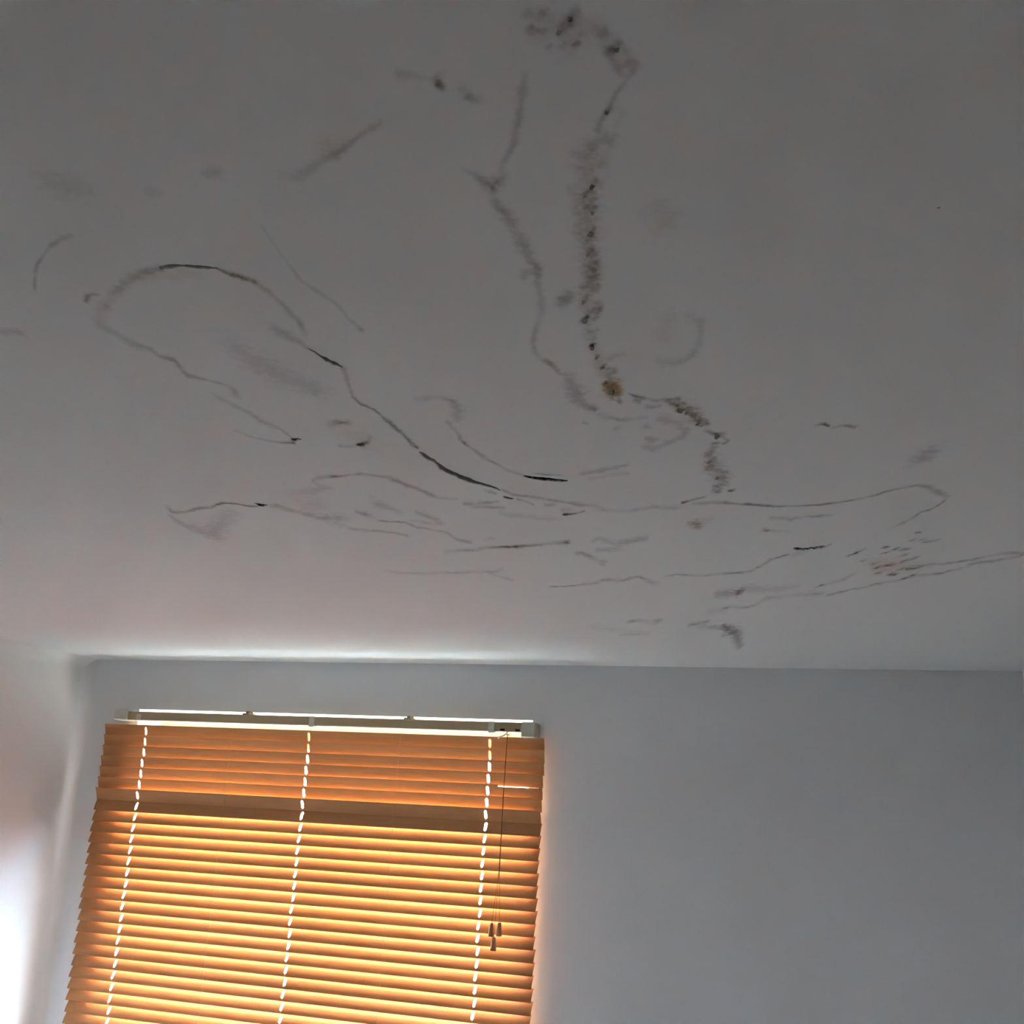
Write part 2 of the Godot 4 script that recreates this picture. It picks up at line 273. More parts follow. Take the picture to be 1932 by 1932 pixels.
	["d", 4.73, [-0.609, 1.4948, 0.00578, 0.067, -0.5666, 1.528, 0.00648, 0.185, -0.5415, 1.5149, 0.00678, 0.151, -0.5089, 1.5079, 0.00483, 0.185, -0.4711, 1.5256, 0.00454, 0.218, -0.4284, 1.5319, 0.0051, 0.235, -0.4047, 1.5447, 0.00593, 0.218, -0.3883, 1.5589, 0.00736, 0.218, -0.3557, 1.6159, 0.007, 0.235, -0.3359, 1.6619, 0.00962, 0.235, -0.3221, 1.6815, 0.00531, 0.252, -0.312, 1.6909, 0.00435, 0.5, -0.3041, 1.7004, 0.00433, 0.35, -0.2891, 1.7142, 0.00443, 0.168]],
	["k", 4.42, [-0.2701, 1.7681, 0.00378, 0.574, -0.2629, 1.7642, 0.00473, 0.99, -0.2557, 1.7602, 0.00378, 0.574, -0.249, 1.7616, 0.00377, 0.99, -0.2332, 1.7694, 0.00375, 1.1, -0.2231, 1.7742, 0.00467, 0.697, -0.2129, 1.7804, 0.00465, 0.492]],
	["d", 4.38, [-0.2133, 1.7757, 0.00414, 0.4, -0.1954, 1.7998, 0.00422, 0.168]],
	["d", 4.48, [-0.2689, 1.7275, 0.01227, 0.134, -0.2511, 1.7407, 0.01089, 0.118]],
	["d", 3.99, [-0.2878, 2.0194, 0.00744, 0.084, -0.2651, 2.0091, 0.00742, 0.218, -0.2523, 1.9998, 0.00866, 0.218, -0.2437, 2.0147, 0.00645, 0.185, -0.2254, 2.0207, 0.00525, 0.168, -0.1986, 2.0256, 0.00508, 0.185, -0.174, 2.0307, 0.00433, 0.084]],
	["d", 4.17, [-0.3154, 1.9235, 0.00891, 0.118, -0.3093, 1.9143, 0.00505, 0.5, -0.3026, 1.918, 0.00554, 0.168, -0.2657, 1.9059, 0.00482, 0.05]],
	["d", 4.49, [-0.1678, 1.6953, 0.00552, 0.202, -0.1579, 1.7141, 0.00417, 0.36, -0.1497, 1.7251, 0.00622, 0.75, -0.1416, 1.7369, 0.00412, 0.4, -0.13, 1.7549, 0.00589, 0.134]],
	["d", 4.41, [-0.0949, 1.7661, 0.00491, 0.252, -0.0887, 1.7656, 0.00404, 0.5, -0.0825, 1.7651, 0.00416, 0.168]],
	["d", 4.51, [-0.1008, 1.7025, 0.00376, 0.252, -0.0919, 1.7115, 0.00308, 0.5, -0.0842, 1.7205, 0.00398, 0.21]],
	["d", 4.2, [-0.029, 1.8795, 0.00383, 0.4, -0.0241, 1.8791, 0.00383, 0.5, -0.0192, 1.8786, 0.00394, 0.168]],
	["d", 4.33, [-0.0143, 1.8047, 0.00501, 0.218, -0.0023, 1.8054, 0.00512, 0.202, 0.0127, 1.8156, 0.00596, 0.084]],
	["o", 4.72, [-0.1279, 1.6322, 0.01701, 0.08, -0.0968, 1.5887, 0.02783, 0.15, -0.0641, 1.5761, 0.0256, 0.12, -0.0205, 1.5628, 0.01909, 0.06]],
	["d", 4.63, [-0.1474, 1.6371, 0.00587, 0.168, -0.1417, 1.6408, 0.00532, 0.36, -0.1349, 1.6444, 0.00618, 0.126]],
	["d", 4.68, [-0.1256, 1.6125, 0.00554, 0.21, -0.1199, 1.6162, 0.00533, 0.42, -0.1131, 1.6199, 0.0062, 0.126]],
	["d", 4.74, [-0.1196, 1.5753, 0.00525, 0.252, -0.1139, 1.5792, 0.00539, 0.48, -0.107, 1.583, 0.00626, 0.126]],
	["d", 4.7, [-0.0988, 1.5951, 0.00588, 0.168, -0.0931, 1.5989, 0.00533, 0.54, -0.0864, 1.6026, 0.0062, 0.126]],
	["d", 4.7, [-0.09, 1.5945, 0.00553, 0.21, -0.0843, 1.5983, 0.00532, 0.36, -0.0776, 1.6021, 0.00619, 0.126]],
	["d", 4.84, [-0.1211, 1.5212, 0.00534, 0.252, -0.1152, 1.5253, 0.00548, 0.42, -0.1082, 1.5293, 0.00637, 0.126]],
	["d", 4.86, [-0.0943, 1.5087, 0.00604, 0.168, -0.0885, 1.5128, 0.00547, 0.48, -0.0816, 1.5168, 0.00636, 0.126]],
	["d", 4.87, [-0.0855, 1.5026, 0.00568, 0.21, -0.0797, 1.5068, 0.00547, 0.54, -0.0728, 1.5108, 0.00636, 0.126]],
	["d", 4.65, [-0.0628, 1.6237, 0.0051, 0.252, -0.0573, 1.6274, 0.00524, 0.36, -0.0507, 1.631, 0.00609, 0.126]],
	["d", 4.6, [-0.0395, 1.6524, 0.0057, 0.168, -0.0341, 1.656, 0.00517, 0.42, -0.0277, 1.6595, 0.00601, 0.126]],
	["d", 4.45, [-0.0606, 1.7363, 0.00525, 0.21, -0.0553, 1.7396, 0.00505, 0.48, -0.049, 1.7428, 0.00587, 0.126]],
	["d", 4.45, [-0.0523, 1.7356, 0.00491, 0.252, -0.0471, 1.7389, 0.00504, 0.54, -0.0408, 1.7422, 0.00586, 0.126]],
	["d", 4.55, [-0.0602, 1.6786, 0.00568, 0.168, -0.0548, 1.6821, 0.00515, 0.36, -0.0483, 1.6855, 0.00598, 0.126]],
	["d", 4.44, [-0.075, 1.7421, 0.00525, 0.21, -0.0697, 1.7454, 0.00506, 0.42, -0.0634, 1.7487, 0.00588, 0.126]],
	["d", 4.9, [-0.0498, 1.484, 0.00531, 0.252, -0.044, 1.4881, 0.00545, 0.48, -0.0372, 1.4922, 0.00634, 0.126]],
	["d", 4.94, [-0.0662, 1.4622, 0.00608, 0.168, -0.0604, 1.4665, 0.00551, 0.54, -0.0535, 1.4707, 0.00641, 0.126]],
	["d", 4.3, [-0.0221, 1.8195, 0.00506, 0.21, -0.017, 1.8226, 0.00487, 0.36, -0.011, 1.8256, 0.00566, 0.126]],
	["d", 4.31, [-0.0402, 1.8167, 0.00477, 0.252, -0.0351, 1.8198, 0.00489, 0.42, -0.029, 1.8228, 0.00569, 0.126]],
	["d", 4.76, [-0.0513, 1.5621, 0.00427, 0.5, -0.0381, 1.5612, 0.00533, 0.7, -0.0225, 1.5735, 0.00423, 0.4]],
	["d", 4.66, [-0.0799, 1.5342, 0.00527, 0.252, -0.0646, 1.5602, 0.00429, 0.35, -0.051, 1.5753, 0.00517, 0.252, -0.0354, 1.5848, 0.00548, 0.21, 0.0134, 1.5972, 0.00533, 0.218, 0.0464, 1.6103, 0.00412, 0.36, 0.0652, 1.6241, 0.00408, 0.34, 0.0775, 1.6332, 0.00519, 0.218, 0.1078, 1.6605, 0.00537, 0.185, 0.137, 1.6932, 0.00612, 0.235, 0.1772, 1.6901, 0.00747, 0.218]],
	["d", 4.63, [0.0752, 1.5931, 0.00625, 0.252, 0.0917, 1.6073, 0.0062, 0.252, 0.1217, 1.6153, 0.00646, 0.218, 0.1424, 1.6385, 0.00687, 0.168, 0.1642, 1.6516, 0.00721, 0.252, 0.1778, 1.6793, 0.00807, 0.168]],
	["d", 4.84, [-0.0615, 1.4665, 0.00678, 0.084, -0.0202, 1.4979, 0.00638, 0.118, 0.0198, 1.5121, 0.00534, 0.4, 0.0341, 1.5302, 0.00529, 0.4, 0.047, 1.5428, 0.00579, 0.168, 0.0767, 1.5725, 0.00637, 0.084]],
	["d", 5.12, [-0.2447, 1.2793, 0.00665, 0.168, -0.2043, 1.3166, 0.00622, 0.202, -0.179, 1.3471, 0.00584, 0.235, -0.1616, 1.3526, 0.00707, 0.252, -0.1268, 1.3998, 0.00729, 0.218, -0.0916, 1.4277, 0.00827, 0.118, -0.062, 1.4494, 0.00682, 0.084]],
	["d", 5.25, [-0.2858, 1.3002, 0.01168, 0.168, -0.27, 1.2932, 0.01029, 0.252, -0.2549, 1.2927, 0.00928, 0.084]],
	["d", 5.01, [-0.2613, 1.3752, 0.0065, 0.168, -0.2499, 1.3931, 0.00586, 0.5, -0.2409, 1.3988, 0.00643, 0.168, -0.2152, 1.4336, 0.01017, 0.118, -0.1929, 1.4618, 0.01026, 0.101, -0.1686, 1.5117, 0.01027, 0.084]],
	["r", 5.18, [-0.4621, 1.3194, 0.015, 0.2, -0.4533, 1.3256, 0.01744, 0.5, -0.4427, 1.3446, 0.01236, 0.4, -0.4361, 1.3635, 0.00737, 0.2]],
	["p", 5.23, [-0.5047, 1.3077, 0.02089, 0.168, -0.4876, 1.3071, 0.01984, 0.202, -0.4696, 1.3131, 0.01807, 0.134]],
	["p", 5.13, [-0.4262, 1.3695, 0.01843, 0.101, -0.3907, 1.349, 0.01656, 0.101, -0.352, 1.3539, 0.0149, 0.084, -0.305, 1.3832, 0.01144, 0.05]],
	["d", 5.46, [-0.524, 1.1152, 0.00648, 0.252, -0.5164, 1.1188, 0.00533, 0.5, -0.5069, 1.126, 0.00782, 0.118, -0.4762, 1.1181, 0.00952, 0.134, -0.4575, 1.1325, 0.01032, 0.202, -0.4348, 1.1682, 0.01119, 0.134, -0.3979, 1.2439, 0.01299, 0.118, -0.3484, 1.276, 0.01331, 0.084, -0.2946, 1.3005, 0.01144, 0.067]],
	["p", 5.64, [-0.5702, 1.059, 0.01751, 0.05, -0.5226, 1.089, 0.01687, 0.067]],
	["d", 5.93, [-0.839, 0.8924, 0.00862, 0.134, -0.8244, 0.9011, 0.00744, 0.36, -0.8032, 0.9183, 0.00774, 0.202, -0.7711, 0.8885, 0.01064, 0.134, -0.7506, 0.8972, 0.01127, 0.218, -0.7361, 0.9143, 0.00841, 0.134]],
	["d", 6.05, [-0.662, 0.8548, 0.01148, 0.202, -0.6359, 0.8723, 0.00878, 0.252, -0.604, 0.898, 0.00749, 0.202, -0.6407, 0.8289, 0.01077, 0.118, -0.6176, 0.8204, 0.01204, 0.168, -0.6006, 0.8118, 0.00931, 0.218, -0.5791, 0.8121, 0.01113, 0.218]],
	["r", 6.34, [-0.5702, 0.8297, 0.01153, 0.22, -0.5588, 0.7858, 0.01744, 0.36, -0.5544, 0.7042, 0.01774, 0.34, -0.5671, 0.5892, 0.01671, 0.3, -0.5805, 0.4566, 0.01409, 0.2]],
	["d", 6.18, [-0.5704, 0.847, 0.00942, 0.202, -0.5666, 0.7946, 0.01235, 0.252, -0.5936, 0.6845, 0.01294, 0.134, -0.5414, 0.7593, 0.01604, 0.168, -0.526, 0.7596, 0.01341, 0.084]],
	["d", 6.23, [-0.9061, 0.6957, 0.01241, 0.067, -0.8616, 0.6872, 0.00946, 0.101, -0.818, 0.6978, 0.00976, 0.067, -0.9587, 0.8251, 0.0174, 0.05]],
	["d", 4.78, [-1.2888, 1.6047, 0.00874, 0.05, -1.2517, 1.5812, 0.00602, 0.118, -1.1927, 1.5748, 0.0083, 0.084, -1.0885, 1.578, 0.00545, 0.168, -1.062, 1.5855, 0.0058, 0.118, -1.0068, 1.5823, 0.00748, 0.134, -0.9721, 1.6156, 0.00802, 0.067]],
	["d", 4.88, [-1.0209, 1.5736, 0.00803, 0.084, -1.0068, 1.5277, 0.00828, 0.067, -0.9963, 1.4771, 0.01004, 0.101]],
	["d", 3.09, [-0.1555, 2.5451, 0.00464, 0.084, -0.1491, 2.5489, 0.00365, 0.252, -0.144, 2.5468, 0.003, 0.55, -0.1386, 2.5376, 0.00226, 0.55]],
	["d", 3.1, [-0.1331, 2.5306, 0.00415, 0.168, -0.1228, 2.5351, 0.00365, 0.252, -0.1116, 2.5333, 0.00299, 0.36, -0.103, 2.5259, 0.0045, 0.36, -0.099, 2.5289, 0.0046, 0.084]],
	["p", 3.34, [-0.0129, 2.3715, 0.02314, 0.118, -0.0058, 2.3759, 0.02799, 0.168, 0.0013, 2.3804, 0.02296, 0.118]],
	["k", 2.03, [0.0157, 3.1649, 0.00098, 0.574, 0.0164, 3.1637, 0.00098, 0.574]],
	["g", 2.58, [-0.3304, 2.8314, 0.01076, 0.067, -0.3135, 2.8209, 0.01033, 0.101, -0.2992, 2.8294, 0.01024, 0.101, -0.2874, 2.8401, 0.00874, 0.134, -0.275, 2.8664, 0.00896, 0.101, -0.2623, 2.9068, 0.00891, 0.084, -0.2585, 2.942, 0.00949, 0.101, -0.2682, 2.9628, 0.00991, 0.059]],
	["g", 2.48, [-0.2917, 2.9612, 0.01817, 0.05, -0.3065, 2.9153, 0.02103, 0.042]],
	["g", 2.05, [-0.2511, 3.216, 0.02481, 0.067, -0.244, 3.1978, 0.02173, 0.067, -0.2538, 3.1828, 0.0173, 0.05]],
	["g", 1.78, [-0.3086, 3.4659, 0.00612, 0.084, -0.3177, 3.4467, 0.00763, 0.151, -0.3266, 3.4241, 0.00826, 0.168, -0.3386, 3.3985, 0.00746, 0.202, -0.3469, 3.3813, 0.00653, 0.101, -0.35, 3.3704, 0.00536, 0.168, -0.3613, 3.3538, 0.00628, 0.151, -0.3739, 3.3358, 0.00608, 0.101, -0.3807, 3.3237, 0.00641, 0.067]],
	["d", 1.92, [-0.4141, 3.3363, 0.00643, 0.067, -0.407, 3.3248, 0.00607, 0.118, -0.4028, 3.3107, 0.00698, 0.185, -0.3964, 3.301, 0.00783, 0.42, -0.3851, 3.3097, 0.01057, 0.218, -0.38, 3.3165, 0.01035, 0.134]],
	["g", 1.97, [-0.4042, 3.2976, 0.01154, 0.067, -0.4015, 3.2865, 0.01138, 0.084, -0.4033, 3.272, 0.0115, 0.084]],
	["d", 2.15, [-0.404, 3.2667, 0.00928, 0.134, -0.4027, 3.2477, 0.01285, 0.269, -0.4024, 3.2248, 0.01207, 0.252, -0.4058, 3.1972, 0.01085, 0.168, -0.4075, 3.1706, 0.01431, 0.235, -0.408, 3.1581, 0.01244, 0.185, -0.41, 3.1404, 0.01102, 0.185, -0.4074, 3.1254, 0.01063, 0.38, -0.4145, 3.1148, 0.01149, 0.168, -0.4274, 3.108, 0.0097, 0.185, -0.4324, 3.1007, 0.00744, 0.084]],
	["g", 2.44, [-0.4131, 3.1036, 0.00761, 0.151, -0.4194, 3.0855, 0.00789, 0.134, -0.4279, 3.0422, 0.00933, 0.109, -0.4386, 3.0061, 0.00988, 0.084, -0.4499, 2.9828, 0.0082, 0.067, -0.4607, 2.9619, 0.0073, 0.168, -0.4763, 2.9221, 0.00687, 0.134, -0.4839, 2.8913, 0.00716, 0.118, -0.4824, 2.8707, 0.00661, 0.067]],
	["d", 2.69, [-0.4783, 2.8624, 0.0063, 0.218, -0.4756, 2.8544, 0.00565, 0.36, -0.4731, 2.8405, 0.00709, 0.235, -0.4733, 2.8152, 0.00595, 0.168, -0.4662, 2.8059, 0.00439, 0.252]],
	["p", 2.89, [-0.4676, 2.7881, 0.01472, 0.134, -0.4724, 2.7578, 0.01838, 0.168, -0.4737, 2.7259, 0.02122, 0.218, -0.4754, 2.6974, 0.01474, 0.168, -0.471, 2.6786, 0.01011, 0.202, -0.4635, 2.6647, 0.00774, 0.36, -0.4585, 2.665, 0.00669, 0.134]],
	["d", 3.03, [-0.4631, 2.6353, 0.00885, 0.151, -0.4524, 2.6263, 0.00686, 0.235, -0.4457, 2.6204, 0.00472, 0.34, -0.4393, 2.6097, 0.0048, 0.252, -0.4228, 2.6071, 0.00681, 0.134, -0.3971, 2.6126, 0.00587, 0.101]],
	["p", 3.17, [-0.3792, 2.6025, 0.01149, 0.118, -0.369, 2.5936, 0.01125, 0.134, -0.3557, 2.5793, 0.00943, 0.101, -0.3514, 2.5513, 0.01339, 0.151, -0.3593, 2.5192, 0.01161, 0.134, -0.3694, 2.5103, 0.00956, 0.118, -0.3867, 2.4916, 0.00926, 0.151, -0.401, 2.4802, 0.00998, 0.101, -0.4184, 2.4635, 0.01208, 0.134, -0.4334, 2.474, 0.00741, 0.118]],
	["p", 3.2, [-0.4204, 2.5128, 0.00678, 0.168, -0.4125, 2.5062, 0.00792, 0.168, -0.4028, 2.5074, 0.0074, 0.101]],
	["p", 3.11, [-0.4083, 2.5703, 0.00674, 0.151, -0.403, 2.5644, 0.00601, 0.101]],
	["p", 3.11, [-0.4566, 2.5703, 0.00608, 0.101, -0.4473, 2.5739, 0.00619, 0.084]],
	["d", 3.06, [-0.4952, 2.6114, 0.00331, 0.168, -0.4916, 2.6034, 0.00363, 0.101]],
	["f", 2.19, [-0.2678, 3.3669, 0.01418, 0.08, -0.2808, 3.3477, 0.01833, 0.11, -0.2943, 3.3277, 0.02364, 0.14, -0.3052, 3.2863, 0.02551, 0.17, -0.3174, 3.2418, 0.02435, 0.19, -0.33, 3.1937, 0.022, 0.2, -0.3428, 3.1403, 0.02176, 0.2, -0.3543, 3.0845, 0.02145, 0.2, -0.3737, 3.0386, 0.01974, 0.16, -0.3818, 2.9948, 0.02159, 0.12, -0.3955, 2.9492, 0.01571, 0.1, -0.4044, 2.8908, 0.01492, 0.1, -0.4102, 2.8367, 0.01679, 0.12, -0.412, 2.7842, 0.02015, 0.16]],
	["o", 1.75, [-0.2458, 3.4118, 0.00632, 0.05, -0.2453, 3.3913, 0.00827, 0.07, -0.2556, 3.3727, 0.00656, 0.05]],
	["f", 1.85, [-0.2665, 3.3489, 0.01151, 0.08, -0.2803, 3.315, 0.0099, 0.06]],
	["f", 1.57, [-0.2781, 3.5352, 0.01641, 0.08, -0.2699, 3.52, 0.02488, 0.1, -0.2556, 3.5096, 0.02497, 0.1, -0.2386, 3.5087, 0.01654, 0.08, -0.2298, 3.493, 0.01421, 0.08, -0.2274, 3.4678, 0.01452, 0.06]],
	["d", 1.53, [-0.2847, 3.5397, 0.00628, 0.118, -0.2808, 3.5421, 0.00584, 0.168]],
	["d", 1.53, [-0.2747, 3.5363, 0.00483, 0.118, -0.2717, 3.5381, 0.00449, 0.168]],
	["d", 1.53, [-0.2709, 3.5383, 0.00488, 0.235, -0.2673, 3.5404, 0.0039, 0.4]],
	["d", 1.56, [-0.2876, 3.5227, 0.0057, 0.2, -0.2837, 3.5252, 0.00432, 0.34]],
	["d", 1.56, [-0.2842, 3.518, 0.00564, 0.153, -0.2806, 3.5203, 0.00512, 0.218]],
	["d", 1.57, [-0.2788, 3.5154, 0.00534, 0.129, -0.2754, 3.5175, 0.00493, 0.185]],
	["d", 1.59, [-0.2797, 3.4979, 0.00501, 0.118, -0.2766, 3.4999, 0.00466, 0.168]],
	["d", 1.59, [-0.2684, 3.4966, 0.00449, 0.118, -0.2656, 3.4984, 0.00418, 0.168]],
	["d", 1.59, [-0.2578, 3.4949, 0.00505, 0.235, -0.2542, 3.4973, 0.00404, 0.4]],
	["d", 1.57, [-0.2337, 3.5043, 0.00631, 0.176, -0.2297, 3.507, 0.00561, 0.252]],
	["d", 1.58, [-0.2323, 3.4997, 0.00483, 0.129, -0.2294, 3.5017, 0.00446, 0.185]],
	["d", 1.6, [-0.228, 3.4849, 0.00687, 0.176, -0.2236, 3.488, 0.0061, 0.252]],
	["d", 1.61, [-0.2333, 3.4807, 0.00491, 0.129, -0.2303, 3.4827, 0.00454, 0.185]],
	["d", 1.56, [-0.2396, 3.5096, 0.00502, 0.094, -0.2367, 3.5115, 0.00475, 0.134]],
	["d", 1.57, [-0.2494, 3.5054, 0.00521, 0.071, -0.2464, 3.5073, 0.005, 0.101]],
	["d", 1.93, [-0.2993, 3.2829, 0.00537, 0.2, -0.2954, 3.2861, 0.00407, 0.34]],
	["d", 1.96, [-0.3104, 3.2669, 0.00546, 0.2, -0.3065, 3.2702, 0.00413, 0.34]],
	["d", 1.97, [-0.314, 3.262, 0.00397, 0.176, -0.3112, 3.2644, 0.00354, 0.252]],
	["d", 1.97, [-0.3055, 3.2633, 0.00415, 0.141, -0.3028, 3.2656, 0.0038, 0.202]],
	["d", 1.99, [-0.3102, 3.2491, 0.0054, 0.141, -0.3066, 3.2521, 0.00494, 0.202]],
	["d", 2.02, [-0.3146, 3.2313, 0.0058, 0.176, -0.3106, 3.2348, 0.00516, 0.252]],
	["d", 2.01, [-0.3204, 3.2366, 0.00425, 0.141, -0.3176, 3.239, 0.0039, 0.202]],
	["d", 2.03, [-0.3212, 3.2257, 0.00442, 0.118, -0.3184, 3.2282, 0.00412, 0.168]],
	["d", 2.09, [-0.3284, 3.1872, 0.00578, 0.265, -0.3237, 3.1914, 0.00484, 0.45]],
	["d", 2.11, [-0.3318, 3.1792, 0.00356, 0.35, -0.3284, 3.1822, 0.00355, 0.5]],
	["d", 2.12, [-0.3372, 3.169, 0.00651, 0.129, -0.3329, 3.1729, 0.006, 0.185]],
	["d", 2.16, [-0.3416, 3.1449, 0.00615, 0.247, -0.3368, 3.1493, 0.005, 0.42]],
	["d", 2.18, [-0.3416, 3.1342, 0.00517, 0.153, -0.3381, 3.1375, 0.00469, 0.218]],
	["d", 2.21, [-0.348, 3.1128, 0.00985, 0.153, -0.3412, 3.1193, 0.00891, 0.218]],
	["d", 2.24, [-0.3571, 3.0954, 0.00838, 0.118, -0.3515, 3.1008, 0.00779, 0.168]],
	["d", 2.26, [-0.3543, 3.0853, 0.00804, 0.153, -0.3487, 3.0907, 0.00728, 0.218]],
	["d", 2.3, [-0.3697, 3.0633, 0.00858, 0.118, -0.3639, 3.0689, 0.00798, 0.168]],
	["d", 2.3, [-0.3589, 3.0611, 0.00857, 0.118, -0.3532, 3.0667, 0.00796, 0.168]],
	["d", 2.36, [-0.3798, 3.028, 0.00498, 0.35, -0.3748, 3.0329, 0.00495, 0.5]],
	["d", 2.37, [-0.3852, 3.0218, 0.00613, 0.176, -0.3806, 3.0263, 0.00545, 0.252]],
	["d", 2.39, [-0.3663, 3.0056, 0.0066, 0.2, -0.3613, 3.0107, 0.005, 0.34]],
	["d", 2.38, [-0.3676, 3.0141, 0.00589, 0.118, -0.3636, 3.0181, 0.00548, 0.168]],
	["d", 2.44, [-0.3932, 2.9777, 0.00566, 0.385, -0.3874, 2.9836, 0.00563, 0.55]],
	["d", 2.46, [-0.3991, 2.9705, 0.00493, 0.176, -0.3954, 2.9743, 0.00439, 0.252]],
	["d", 2.44, [-0.3807, 2.9788, 0.00732, 0.141, -0.3755, 2.9841, 0.00669, 0.202]],
	["d", 2.4, [-0.3783, 2.999, 0.00671, 0.118, -0.3738, 3.0037, 0.00624, 0.168]],
	["d", 2.42, [-0.3723, 2.9907, 0.00524, 0.118, -0.3687, 2.9943, 0.00488, 0.168]],
	["d", 2.5, [-0.3988, 2.9402, 0.00211, 0.35, -0.3966, 2.9424, 0.0021, 0.5]],
	["d", 2.51, [-0.3964, 2.9363, 0.00263, 0.235, -0.3942, 2.9386, 0.00211, 0.4]],
	["d", 2.5, [-0.3894, 2.939, 0.00542, 0.118, -0.3857, 2.943, 0.00505, 0.168]],
	["d", 2.55, [-0.3987, 2.9139, 0.00473, 0.118, -0.3954, 2.9174, 0.0044, 0.168]],
	["d", 2.58, [-0.407, 2.8962, 0.00325, 0.56, -0.4036, 2.8998, 0.00324, 0.8]],
	["d", 2.57, [-0.4027, 2.899, 0.00404, 0.235, -0.3994, 2.9025, 0.00323, 0.4]],
	["d", 2.63, [-0.4078, 2.8606, 0.00276, 0.42, -0.4049, 2.8637, 0.00275, 0.6]],
	["d", 2.63, [-0.4093, 2.8649, 0.00275, 0.235, -0.407, 2.8674, 0.0022, 0.4]],
	["d", 2.7, [-0.4121, 2.8209, 0.00395, 0.385, -0.408, 2.8256, 0.00394, 0.55]],
	["d", 2.68, [-0.4064, 2.828, 0.00458, 0.176, -0.4029, 2.8319, 0.00408, 0.252]],
	["d", 2.71, [-0.4092, 2.8103, 0.00617, 0.176, -0.4045, 2.8157, 0.00549, 0.252]],
	["d", 2.74, [-0.4097, 2.7911, 0.00967, 0.153, -0.4027, 2.7993, 0.00874, 0.218]],
	["d", 2.72, [-0.401, 2.8049, 0.00649, 0.141, -0.3963, 2.8103, 0.00593, 0.202]],
	["d", 2.79, [-0.4234, 2.763, 0.00409, 0.35, -0.4192, 2.768, 0.00407, 0.5]],
	["d", 2.78, [-0.4171, 2.7701, 0.00553, 0.176, -0.4128, 2.7751, 0.00492, 0.252]],
	["d", 2.35, [-0.4029, 3.0362, 0.01343, 0.106, -0.3938, 3.045, 0.01255, 0.151]],
	["d", 2.36, [-0.4099, 3.0299, 0.01067, 0.094, -0.4028, 3.0368, 0.01006, 0.134]],
	["d", 2.38, [-0.4075, 3.0203, 0.01088, 0.082, -0.4003, 3.0273, 0.01034, 0.118]],
	["d", 2.36, [-0.395, 3.0304, 0.00964, 0.047, -0.389, 3.0364, 0.00936, 0.067]],
	["d", 1.55, [-0.2462, 3.5335, 0.00726, 0.218, -0.252, 3.5266, 0.00818, 0.46, -0.2576, 3.5208, 0.0066, 0.34, -0.2641, 3.5132, 0.00479, 0.218]],
	["p", 1.63, [-0.2208, 3.4803, 0.00728, 0.134, -0.2193, 3.4687, 0.00819, 0.168, -0.219, 3.4549, 0.0083, 0.168, -0.222, 3.4476, 0.00717, 0.168]],
	["p", 1.63, [-0.2337, 3.4794, 0.00716, 0.151, -0.2344, 3.4681, 0.00709, 0.101, -0.2326, 3.4575, 0.00622, 0.134, -0.2316, 3.4469, 0.0067, 0.084]],
	["o", 1.63, [-0.2286, 3.4717, 0.01022, 0.06, -0.227, 3.4547, 0.00864, 0.07]],
	["d", 1.73, [-0.2269, 3.442, 0.00378, 0.134, -0.2355, 3.4312, 0.00416, 0.185, -0.2432, 3.4222, 0.00476, 0.269, -0.2497, 3.4095, 0.00482, 0.269, -0.2547, 3.401, 0.00503, 0.44, -0.26, 3.3932, 0.00531, 0.218, -0.267, 3.3814, 0.00718, 0.269, -0.2711, 3.3729, 0.00633, 0.185]],
	["d", 1.84, [-0.2634, 3.3535, 0.01006, 0.101, -0.2817, 3.3479, 0.00711, 0.118, -0.2924, 3.3273, 0.01515, 0.084]],
	["o", 2.84, [-0.4226, 2.7428, 0.01621, 0.5, -0.4177, 2.7378, 0.02214, 0.62, -0.4134, 2.7306, 0.01627, 0.5]],
	["b", 2.84, [-0.4204, 2.7571, 0.00959, 0.202, -0.4107, 2.7596, 0.00708, 0.252, -0.4079, 2.7466, 0.00769, 0.202, -0.4293, 2.7226, 0.00815, 0.252, -0.4124, 2.7219, 0.00682, 0.202, -0.4258, 2.709, 0.00729, 0.252]],
	["r", 2.91, [-0.4181, 2.7055, 0.006, 0.2, -0.42, 2.6881, 0.00605, 0.3, -0.4206, 2.6792, 0.00456, 0.12]],
	["p", 2.64, [-0.3954, 2.849, 0.00625, 0.101, -0.3845, 2.8581, 0.0062, 0.101, -0.371, 2.8611, 0.00663, 0.042]],
	["d", 2.89, [-0.4001, 2.7155, 0.00307, 0.168, -0.3947, 2.7059, 0.00298, 0.4, -0.3872, 2.6981, 0.00298, 0.34, -0.3765, 2.6874, 0.00454, 0.252, -0.3677, 2.6815, 0.00374, 0.34, -0.3594, 2.6845, 0.0041, 0.168]],
	["b", 2.91, [-0.3952, 2.6906, 0.00672, 0.218, -0.3914, 2.6833, 0.00602, 0.36, -0.3842, 2.6909, 0.00618, 0.168]],
	["p", 2.95, [-0.3845, 2.6619, 0.00627, 0.168, -0.3794, 2.6565, 0.00613, 0.185, -0.3684, 2.6569, 0.00521, 0.168]],
	["b", 2.9, [-0.356, 2.6862, 0.00476, 0.218, -0.346, 2.6823, 0.00446, 0.36, -0.3348, 2.6848, 0.00444, 0.4]],
	["f", 3.0, [-0.3503, 2.6764, 0.00746, 0.2, -0.3419, 2.657, 0.01353, 0.3, -0.3344, 2.6399, 0.01664, 0.34, -0.3266, 2.6317, 0.01516, 0.32, -0.3248, 2.6033, 0.01382, 0.32, -0.3201, 2.5809, 0.0124, 0.34, -0.3136, 2.5726, 0.00777, 0.22]],
	["d", 2.93, [-0.3485, 2.6732, 0.0048, 0.202, -0.3451, 2.6687, 0.00445, 0.252]],
	["d", 2.94, [-0.3435, 2.6634, 0.00453, 0.242, -0.3401, 2.6589, 0.00368, 0.36]],
